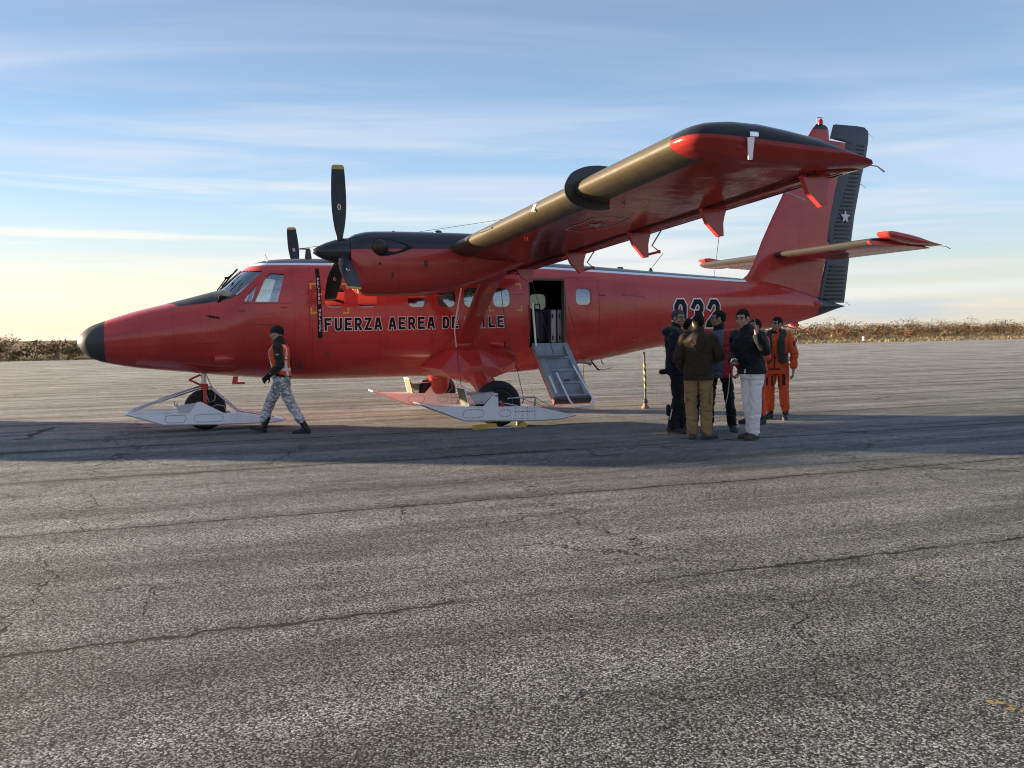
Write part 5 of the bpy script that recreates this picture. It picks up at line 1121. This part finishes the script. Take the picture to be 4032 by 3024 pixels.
    place(remeshed(b, 'body', .0065, 3), 'body', sk, P)
    # eyes, brows, lips
    e = MB()
    for q in (-1, 1): e.ell(h(.083, q*.033, .016), (.008, .015, .0065), HM, 10, 6)
    e.build('eye', mat('eye_dark', (.015, .012, .010), .3), P)
    e = MB()
    for q in (-1, 1): e.cap(h(.0885, q*.016, .038), .006, h(.078, q*.052, .039), .0052, 6)
    e.build('eyebrow', hair_mat('hair_%d' % seed, hair), P)
    e = MB(); e.ell(h(.0935, 0, -.0655), (.004, .021, .0048), HM, 10, 6); e.build('mouth', mat('lip_%d' % seed, tuple(c*.62 for c in skin), .5), P)
    # hair or cap
    e = MB(); hr = MB(); N1, N2 = 40, 26
    rg = []
    for i in range(N2+1):
        a = -math.pi/2+math.pi*i/N2; row = []
        for k in range(N1):
            f = 2*math.pi*k/N1; d = Vector((math.cos(a)*math.cos(f), math.cos(a)*math.sin(f), math.sin(a)))
            if hairkind == 'beanie':
                rad = Vector((.114, .093, .112)); p = Vector((-.012+d.x*rad.x, d.y*rad.y, .034+d.z*rad.z)); lim = .030 if p.x > .03 else .030-.42*(.03-p.x)
                lim = max(lim, -.02); ins = p.z < lim
            else:
                rad = Vector((.1055, .0835, .0995)); p = Vector((-.018+d.x*rad.x, d.y*rad.y, .036+d.z*rad.z)); tuft = .009*noise.noise(Vector((p.x*38+seed, p.y*38, p.z*38)))+.006*noise.noise(Vector((p.x*90, p.y*90+seed, p.z*90))); p = p+d*tuft
                fr_ = .070+.030*noise.noise(Vector((p.y*45, seed, 0))); ins = (p.x > .028 and p.z < fr_ and not (p.x < .046 and abs(p.y) > .052 and p.z > -.016)) or (-.032 < p.x < .020 and p.z < .026 and abs(p.y) > .035) or (p.z < -.052) or (p.x > -.035 and p.z < -.01 and abs(p.y) > .05 and p.x > -.02)
            if ins: p = Vector((-.012+d.x*.07, d.y*.055, .02+d.z*.065))
            row.append(h(*p))
        rg.append(row)
    hr.loft(rg)
    if hairkind == 'beanie':
        hr.build('beanie', cloth('beanie_black', (.010, .010, .011)), P)
    else: hr.build('hair', hair_mat('hair_%d' % seed, hair), P)
    # trousers
    if trousers is not None:
        b = MB(); w1, w2, w3 = .092*tr, .070*tr, .062*tr
        b.loft([ring(c, a*.98, d*1.04, py_) for c, a, d in ((pe+Vector((0, 0, -.11)), .165, .118), (pe+Vector((0, 0, -.04)), .180, .130), (pe+Vector((0, 0, .04)), .172, .125), (pe+Vector((0, 0, .10)), .150, .112))])
        for q in 'lr': b.cap(j['h'+q]-Vector((0, 0, .02)), w1, j['k'+q], w2); b.cap(j['k'+q], w2, j['a'+q]+(j['k'+q]-j['a'+q])*hemk, w3)
        cut = [((0, 0, .045), (0, 0, -1))] if hemleg else None
        place(remeshed(b, 'trousers', .0105, 3, .016, 8.5, seed, cut), 'trousers', trousers, P)
    if jacket is not None:
        b = MB(); W, Dp = jr; trunk(b, 1.10*W, 1.22*Dp, hem-.06)
        if sleeves:
            for q in 'lr': b.cap(j['s'+q]+Vector((0, 0, -.01)), .078*W, j['e'+q], .066*W); b.cap(j['e'+q], .066*W, j['w'+q]-(j['w'+q]-j['e'+q]).normalized()*.045, .052*W)
        b.cap(nk+Vector((0, 0, -.03)), .085, nk+Vector((.012, 0, .055)), .074)
        place(remeshed(b, 'jacket', .0105, 3, .016, 7.5, seed+5, [((0, 0, hem), (0, 0, -1))]), 'jacket', jacket, P)
    if gloves:
        for q in gloves:
            b = MB(); sg = 1 if q == 'l' else -1; d = (j['w'+q]-j['e'+q]).normalized(); kw = (hands or {}).get(q, {}); hand(b, j['w'+q]+d*.015, kw.get('d', d), kw.get('pn', (0, -sg, 0)), sg, kw.get('curl', (.5, .55, .6, .6)), .3, 1.18); b.cap(j['w'+q]-d*.05, .044, j['w'+q]+d*.02, .040); place(remeshed(b, 'glove', .0065, 2), 'glove', cloth('glove_black', (.010, .010, .011)), P)
    # boots
    bmat_ = boots if not isinstance(boots, tuple) else mat('boot_%d' % seed, boots, .6, var=.3, vscale=14)
    ft = feet or {}
    for q, sg in (('l', 1), ('r', -1)):
        yaw, pit, lift = ft.get(q, (sg*9, 0, 0)); a = Vector((j['a'+q].x, j['a'+q].y, 0)); b = MB()
        sd_ = Matrix.Rotation(R(pit), 3, 'Y') @ (Matrix.Rotation(R(-yaw), 3, 'Z') @ (j['k'+q]-j['a'+q]).normalized()); b.cap((-.02, 0, .09), .050, Vector((-.02, 0, .09))+sd_*(bootz-.08), .054, 14)
        b.ell((-.035, 0, .045), (.058, .042, .055)); b.cap((-.02, 0, .062), .048, (.10, 0, .042), .044, 14); b.ell((.150, 0, .034), (.068, .049, .040)); b.ell((.06, 0, .012), (.150, .046, .022))
        me = remeshed(b, 'boot', .0085, 3, .002, 22, seed, None, 0.0); o = place(me, 'boot', bmat_, P); o.location = (a.x, a.y, lift); o.rotation_euler = (0, R(-pit), R(yaw))
        sb = MB(); sb.loft([[(x_, y_*k, z_) for x_, y_ in [(.062+.160*math.cos(f), (.047+.006*math.cos(f))*math.sin(f)) for f in [2*math.pi*i/24 for i in range(24)]]] for z_, k in ((0, 1.0), (.022, 1.03), (.026, .9))]); so_ = sb.build('sole', mat('sole_dark', (.045, .045, .045), .8), o)
    P['j'] = 0; del P['j']
    return P, j, h, HM, trunk, ring
def garment(mb, name, m_, P, voxel=.011, smooth=4, wr=.004, cut=None, seed=0): return place(remeshed(mb, name, voxel, smooth, wr, 8.0, seed, cut), name, m_, P)

# 1. ground handler walking left in an orange vest
def camo(t, co, x, y, z, c):
    v = t.node('ShaderNodeTexVoronoi', feature='F1', distance='CHEBYCHEV'); t.l.new(t.vmul(co, (26, 26, 38)), v.inputs['Vector']); v.inputs['Scale'].default_value = 1.0; a, b_, d = t.xyz(v.outputs['Color']); n = t.noise(co, 9.0, 2.0)
    k = t.m('ADD', t.m('MULTIPLY', a, .45), t.m('MULTIPLY', n, .75)); c = t.mix(t.ramp(k, .50, .52), (.20, .21, .22), (.38, .40, .42)); return t.mix(t.ramp(k, .68, .70), c, (.62, .63, .64))
def vest_st(t, co, x, y, z, c):
    vert = t.m('MULTIPLY', t.m('LESS_THAN', t.m('ABSOLUTE', t.m('SUBTRACT', t.m('ABSOLUTE', y), t.m('ADD', .118, t.m('MULTIPLY', t.m('SUBTRACT', 1.3, z), .05)))), .024), 1.0)
    hor = t.m('LESS_THAN', t.m('ABSOLUTE', t.m('SUBTRACT', z, t.m('ADD', 1.065, t.m('MULTIPLY', x, -.0)))), .022); hor = t.m('MULTIPLY', hor, t.m('LESS_THAN', x, -.03))
    gap = t.m('LESS_THAN', t.m('ABSOLUTE', t.m('SUBTRACT', z, 1.225)), .012); w_ = t.m('MULTIPLY', t.m('MAXIMUM', vert, hor), t.m('SUBTRACT', 1.0, gap)); return t.mix(w_, c, (.74, .72, .70))
JW = dict(hl=(0, .09, .93), kl=(-.15, .10, .52), al=(-.39, .10, .10), hr=(.02, -.09, .93), kr=(.22, -.09, .52), ar=(.39, -.09, .125), chest=(.03, 0, 1.30), neck=(.015, 0, 1.50), head=(.06, 0, 1.65), sl=(.01, .185, 1.43), sr=(.03, -.185, 1.43), el=(-.045, .25, 1.15), wl=(.12, .245, 1.00), er=(-.06, -.25, 1.15), wr=(-.02, -.27, .92))
P, j, h, HM, trunk, ring = person((-3.68, 14.27, 0), 180, 1.72, 'person walking left in orange safety vest, black beanie and grey camouflage trousers', JW, 0, 4, skin=(.40, .24, .17), hairkind='beanie', jacket=cloth('sweater_green', (.022, .027, .020)), jr=(.95, .95), hem=.93, trousers=cloth('camo', (.3, .3, .3), stripes=camo, var=.05), tr=1.08, boots=(.012, .012, .013), bootz=.25, seed=1, hemleg=False, hemk=.30, feet={'l': (0, -4, .0), 'r': (0, 14, .02)}, gloves='lr', hands={'l': dict(pn=(.2, -.9, -.3)), 'r': dict(pn=(0, 1, 0))})
b = MB(); trunk(b, 1.22, 1.42, .90); garment(b, 'safety_vest', cloth('vest_orange', (.68, .10, .025), stripes=vest_st), P, cut=[((0, 0, 1.0), (.25, 0, -1)), ((0, 0, 1.475), (0, 0, 1))], seed=2)
b = MB(); b.cap(j['neck']+Vector((0, 0, -.02)), .083, j['neck']+Vector((.03, 0, .085)), .074); garment(b, 'neck_gaiter', cloth('gaiter_dark', (.016, .017, .016)), P, seed=3)
b = MB(); sp_ = j['sl'].lerp(j['el'], .42)+Vector((.0, .078, 0)); b.ell(sp_, (.026, .006, .018)); b.build('arm_badge', mat('badge_grey', (.35, .35, .33), .6), P)
b = MB(); b.cap(j['wl']-(j['wl']-j['el']).normalized()*.035+Vector((0, .045, 0)), .008, j['wl']-(j['wl']-j['el']).normalized()*.035+Vector((.03, .035, -.02)), .008); b.build('cuff_stripe', mat('badge_grey', (.35, .35, .33), .6), P)

# 2. older man in navy with a green strap
NAVY = cloth('navy', (.010, .014, .024)); 
J2 = dict(er=(-.03, -.27, 1.15), wr=(.20, -.20, 1.10), el=(.0, .26, 1.15), wl=(.22, .16, 1.12), al=(.05, .11, .09), ar=(-.06, -.11, .09), head=(.035, 0, 1.66))
P, j, h, HM, trunk, ring = person((2.50, 13.55, 0), -12, 1.86, 'person with short grey hair in navy jacket and green strap, looking over the shoulder', J2, -46, 4, skin=(.34, .21, .16), hair=(.075, .075, .08), jacket=NAVY, jr=(1.06, 1.10), hem=.86, trousers=cloth('navy_dark', (.009, .011, .017)), tr=1.02, boots=(.035, .026, .018), bootz=.20, seed=2)
b = MB(); 
for q in (-1, 1):
    pts = [j['neck']+Vector((-.06, q*.10, .02)), j['neck']+Vector((.05, q*.115, -.02)), j['chest']+Vector((.165, q*.08, .06)), j['chest']+Vector((.165, q*.05, -.12))]
    for a_, c_2 in zip(pts, pts[1:]): b.cap(a_, .042, c_2, .042)
b.cap(j['neck']+Vector((-.075, -.09, .02)), .042, j['neck']+Vector((-.075, .09, .02)), .042); garment(b, 'life_vest_collar', cloth('olive_green', (.045, .065, .030)), P, seed=4)
b = MB(); b.ell(j['neck']+Vector((-.11, 0, -.03)), (.09, .14, .075)); garment(b, 'hood', NAVY, P, seed=6)
b = MB(); b.cap((-.15, -.10, .90), .038, (-.21, -.11, .895), .040); b.build('belt_pouch', M_LETB, P)
b = MB(); b.cap((-.06, -.188, .36), .008, (-.09, -.182, .22), .009); b.build('reflective_strip', mat('reflective', (.7, .7, .68), .4), P)
b = MB(); b.box((-.115, -.10, .34), (.06, .10, .17), bev=.02); b.build('leg_pouch', NAVY, P)

# 3. man in brown jacket and tan trousers, back to the camera
J3 = dict(el=(-.03, .285, 1.14), wl=(.14, .20, .96), er=(.02, -.285, 1.18), wr=(.22, -.12, 1.10), head=(.02, 0, 1.645), al=(-.03, .085, .09), ar=(-.02, -.115, .09))
P, j, h, HM, trunk, ring = person((2.66, 12.72, 0), 74, 1.79, 'person in brown jacket and tan cargo trousers standing with the back turned', J3, 6, 0, skin=(.36, .21, .15), hair=(.016, .012, .009), jacket=cloth('jacket_brown', (.035, .024, .014), .8), jr=(1.10, 1.12), hem=.845, trousers=cloth('tan_cargo', (.30, .19, .085)), tr=1.12, boots=(.045, .048, .05), bootz=.12, seed=3, feet={'l': (4, 0, 0), 'r': (-42, 0, 0)})
for sg in (1, -1): b = MB(); b.box((.0, sg*.178, .60), (.15, .04, .19), bev=.015); garment(b, 'cargo_pocket', MATS['tan_cargo'], P, voxel=.009, smooth=2, wr=.002)

# 4. man in the open red jacket
def redst(t, co, x, y, z, c):
    k = t.m('MULTIPLY', t.m('GREATER_THAN', t.m('ABSOLUTE', y), .205), t.m('MULTIPLY', t.m('GREATER_THAN', z, 1.22), t.m('LESS_THAN', z, 1.40))); k2 = t.m('MULTIPLY', t.m('GREATER_THAN', x, .02), t.m('LESS_THAN', t.m('ABSOLUTE', y), .085)); c = t.mix(k, c, (.012, .012, .014)); return t.mix(k2, c, (.075, .095, .125))
J4 = dict(sl=(-.01, .20, 1.43), el=(-.01, .34, 1.17), wl=(.05, .30, .93), er=(-.02, -.26, 1.14), wr=(.18, -.20, 1.0), head=(.02, -.015, 1.66), al=(-.05, .19, .09), kl=(.0, .15, .51), ar=(.0, -.15, .09), kr=(.03, -.13, .51))
P, j, h, HM, trunk, ring = person((3.18, 13.70, 0), -112, 1.84, 'person with black hair and glasses in an open red jacket, looking left', J4, -66, 0, skin=(.30, .18, .12), hair=(.010, .009, .009), jacket=cloth('jacket_red', (.33, .012, .020), .55, stripes=redst), jr=(1.05, 1.08), hem=.80, trousers=cloth('black_trousers', (.008, .008, .009)), tr=.98, boots=(.04, .055, .075), bootz=.11, seed=4, feet={'l': (22, 0, 0), 'r': (-18, 0, 0)}, hands={'l': dict(pn=(.3, -.9, 0), curl=(.9, .95, 1.0, 1.0))})
b = MB(); b.cap(j['neck']+Vector((0, 0, -.03)), .088, j['neck']+Vector((.02, 0, .07)), .082); garment(b, 'scarf', cloth('scarf_navy', (.012, .014, .022)), P, seed=8)
b = MB(); trunk(b, 1.06, 1.34, .86); garment(b, 'shirt', cloth('shirt_grey_blue', (.06, .075, .10)), P, cut=[((.05, 0, 0), (-1, 0, 0)), ((0, .075, 0), (.0, 1, 0)), ((0, -.11, 0), (0, -1, 0)), ((0, 0, .84), (0, 0, -1)), ((0, 0, 1.47), (0, 0, 1))], seed=9)
b = MB()
for q in (-1, 1):
    b.tube([h(.095, q*.033+.022*math.cos(a), .014+.016*math.sin(a)) for a in [k*math.pi/6 for k in range(13)]], .0022, 5, cap=False); b.tube([h(.092, q*.055, .02), h(.0, q*.084, .022), h(-.03, q*.09, .015)], .003, 5)
b.build('glasses', mat('glasses_blue', (.10, .16, .28), .3), P)
b = MB(); q = j['sl'].lerp(j['el'], .48); b.box(q+Vector((.070, .045, .02)), (.014, .095, .055), Matrix.Rotation(R(32), 3, 'Z') @ Matrix.Rotation(R(-18), 3, 'X')); b.build('arm_patch', mat('patch_white', (.62, .62, .64), .6), P)
b = MB(); b.tube([(.14, .175, .86), (.16, .17, .72), (.13, .15, .58), (.15, .14, .50), (.15, .10, .34), (.14, .02, .20), (.17, -.02, .22), (.16, -.12, .255), (.12, -.16, .22)], .0055, 6); b.build('charging_cable', mat('cable_white', (.62, .62, .60), .5), P)

# 5. man in black jacket and white trousers, hand raised
J5 = dict(sl=(.0, .10, 1.43), el=(.16, .19, 1.22), wl=(.36, .10, 1.46), sr=(-.02, -.225, 1.43), er=(-.01, -.245, 1.16), wr=(.25, -.235, 1.06), neck=(-.01, -.085, 1.50), head=(.035, -.125, 1.66), chest=(.01, -.055, 1.30), al=(.05, .035, .09), kl=(.085, .055, .51), ar=(-.06, -.02, .09), kr=(-.0, -.055, .51), hl=(.05, .068, .93), hr=(-.05, -.068, .93))
P, j, h, HM, trunk, ring = person((3.40, 12.62, 0), -112, 1.83, 'person in black jacket and white trousers raising one hand, phone in the other', J5, -22, 12, skin=(.42, .26, .19), hair=(.012, .010, .009), jacket=cloth('jacket_black', (.008, .009, .012), .75), jr=(1.03, 1.06), hem=.905, trousers=cloth('white_trousers', (.80, .77, .78), var=.06), tr=1.0, boots=(.05, .032, .02), bootz=.10, seed=5, feet={'l': (-30, 0, 0), 'r': (-48, 0, 0)}, hands={'l': dict(d=(.12, -.08, 1), pn=(.05, -1, 0), curl=(.05, .85, 1.0, 1.05), thumb=.1), 'r': dict(d=(.95, .25, .1), pn=(0, .4, 1), curl=(.6, .7, .75, .8))})
b = MB(); q = j['wr']; b.box(q+Vector((.175, .05, .035)), (.15, .075, .010), Matrix.Rotation(R(-20), 3, 'Y') @ Matrix.Rotation(R(14), 3, 'Z'), bev=.004)
o = b.build('phone', mat('phone_grey', (.30, .30, .36), .25)); o.matrix_world = Matrix.Translation(P.location) @ Matrix.Rotation(R(-112), 4, 'Z') @ Matrix.Scale(1.83/1.78, 4); tag(o, 'grey mobile phone held by the person in white trousers', 'phone')
b = MB(); b.ell(j['neck']+Vector((-.09, .02, .0)), (.075, .12, .075)); garment(b, 'hood', MATS['jacket_black'], P, seed=12)
b = MB(); b.box(j['chest']+Vector((.152, .085, .06)), (.01, .075, .016)); b.build('chest_logo', mat('logo_red', (.20, .015, .02), .6), P)
b = MB(); b.ell(j['sl'].lerp(j['el'], .25)+Vector((.045, .068, .0)), (.012, .012, .014)); b.build('sleeve_badge', M_WHITE, P)
b = MB(); b.tube([(.135, -.02, .91), (.145, .0, .875), (.145, .03, .865), (.14, .06, .885), (.135, .065, .91)], .006, 6); b.build('drawcord', M_LETB, P)

# 6. airman in orange suit and green life vest
OR = (.62, .085, .020)
def orst(t, co, x, y, z, c):
    zip_ = t.m('MULTIPLY', t.m('LESS_THAN', t.m('ABSOLUTE', y), .014), t.m('MULTIPLY', t.m('GREATER_THAN', x, .03), t.m('LESS_THAN', z, 1.14))); zip_ = t.m('MULTIPLY', zip_, t.m('GREATER_THAN', z, .90))
    p1 = t.m('MULTIPLY', t.m('LESS_THAN', t.m('ABSOLUTE', t.m('SUBTRACT', t.m('ABSOLUTE', y), .145)), .026), t.m('MULTIPLY', t.m('GREATER_THAN', z, .60), t.m('LESS_THAN', z, .80))); p1 = t.m('MULTIPLY', p1, t.m('GREATER_THAN', x, .0))
    p2 = t.m('MULTIPLY', t.m('LESS_THAN', t.m('ABSOLUTE', t.m('SUBTRACT', t.m('ABSOLUTE', y), .055)), .012), t.m('MULTIPLY', t.m('GREATER_THAN', z, .58), t.m('LESS_THAN', z, .76))); p2 = t.m('MULTIPLY', p2, t.m('GREATER_THAN', x, .02))
    bl = t.m('MULTIPLY', t.m('LESS_THAN', t.m('ABSOLUTE', t.m('SUBTRACT', z, .885)), .012), t.m('MULTIPLY', t.m('LESS_THAN', t.m('ABSOLUTE', y), .10), t.m('GREATER_THAN', x, .03)))
    return t.mix(t.m('MAXIMUM', t.m('MAXIMUM', zip_, bl), t.m('MAXIMUM', p1, p2)), c, (.02, .018, .018))
M_SUIT = cloth('flight_suit', OR, .75, stripes=orst); M_GRV = cloth('vest_green', (.028, .036, .026), .8)
def airman(loc, face, H, label, J, hy, seed, feet=None):
    P, j, h, HM, trunk, ring = person(loc, face, H, label, J, hy, 2, skin=(.33, .20, .14), hair=(.010, .009, .009), jacket=M_SUIT, jr=(1.06, 1.06), hem=.80, trousers=M_SUIT, tr=1.12, boots=(.014, .014, .015), bootz=.27, seed=seed, hemleg=False, hemk=.27, feet=feet)
    b = MB(); trunk(b, 1.14, 1.40, 1.0); garment(b, 'vest_back', M_GRV, P, cut=[((.03, 0, 0), (1, 0, 0)), ((0, 0, 1.02), (0, 0, -1)), ((0, 0, 1.46), (0, 0, 1))], seed=seed)
    b = MB()
    for q in (-1, 1):
        pts = [j['neck']+Vector((-.06, q*.10, .03)), j['neck']+Vector((.05, q*.115, .0)), j['chest']+Vector((.145, q*.105, .05)), j['chest']+Vector((.155, q*.125, -.15)), j['chest']+Vector((.14, q*.14, -.25))]
        for a_, c_2, r0 in zip(pts, pts[1:], (.048, .058, .070, .072)): b.cap(a_, r0, c_2, r0+.003)
    b.cap(j['neck']+Vector((-.08, -.09, .03)), .042, j['neck']+Vector((-.08, .09, .03)), .042); garment(b, 'life_vest', M_GRV, P, seed=seed+1)
    for q in (-1, 1):
        b = MB(); b.box(j['chest']+Vector((.175, q*.155, -.21)), (.06, .10, .16), Matrix.Rotation(R(q*18), 3, 'Z'), bev=.02); b.build('vest_pocket', M_GRV, P)
    b = MB(); b.cap(j['neck']+Vector((0, 0, -.03)), .082, j['neck']+Vector((.02, 0, .06)), .076); garment(b, 'neck_seal', cloth('seal_black', (.012, .012, .013)), P, seed=seed)
    q = j['sl'].lerp(j['el'], .48)
    b = MB(); b.ell(q+Vector((.015, .062, 0)), (.055, .022, .085)); b.build('arm_badge_border', mat('badge_maroon', (.07, .008, .008), .7), P)
    b = MB(); b.box(q+Vector((.028, .0845, .0)), (.045, .008, .085), Matrix.Rotation(R(-14), 3, 'X') , bev=.003); b.build('arm_badge', mat('badge_blue', (.22, .26, .45), .6), P)
    return P
airman((4.58, 15.42, 0), -122, 1.76, 'person in orange suit and green life vest standing at the right end of the group', dict(el=(-.02, .29, 1.15), wl=(.06, .30, .90), er=(.0, -.28, 1.15), wr=(.12, -.22, .92), al=(-.02, .145, .09), ar=(-.02, -.13, .09), kl=(.03, .13, .51), kr=(.03, -.12, .51)), -24, 6, {'l': (10, 0, 0), 'r': (-14, 0, 0)})
airman((4.02, 14.72, 0), -150, 1.72, 'person in orange suit mostly hidden behind the one in white trousers', dict(al=(-.02, .14, .09), ar=(.06, -.10, .09), el=(.0, .24, 1.14), wl=(.14, .14, 1.0), er=(.0, -.25, 1.14), wr=(.15, -.14, 1.0)), -10, 7)
# 8. someone almost wholly hidden behind the brown jacket
person((2.88, 14.45, 0), 250, 1.74, 'dark-haired person almost hidden between the navy jacket and the brown jacket', dict(al=(-.02, .07, .09), ar=(-.02, -.07, .09), el=(.0, .19, 1.14), wl=(.12, .12, 1.0), er=(.0, -.19, 1.14), wr=(.12, -.12, 1.0)), 120, 0, skin=(.30, .18, .12), jacket=NAVY, jr=(.92, 1), hem=.84, trousers=MATS['navy_dark'], seed=8)
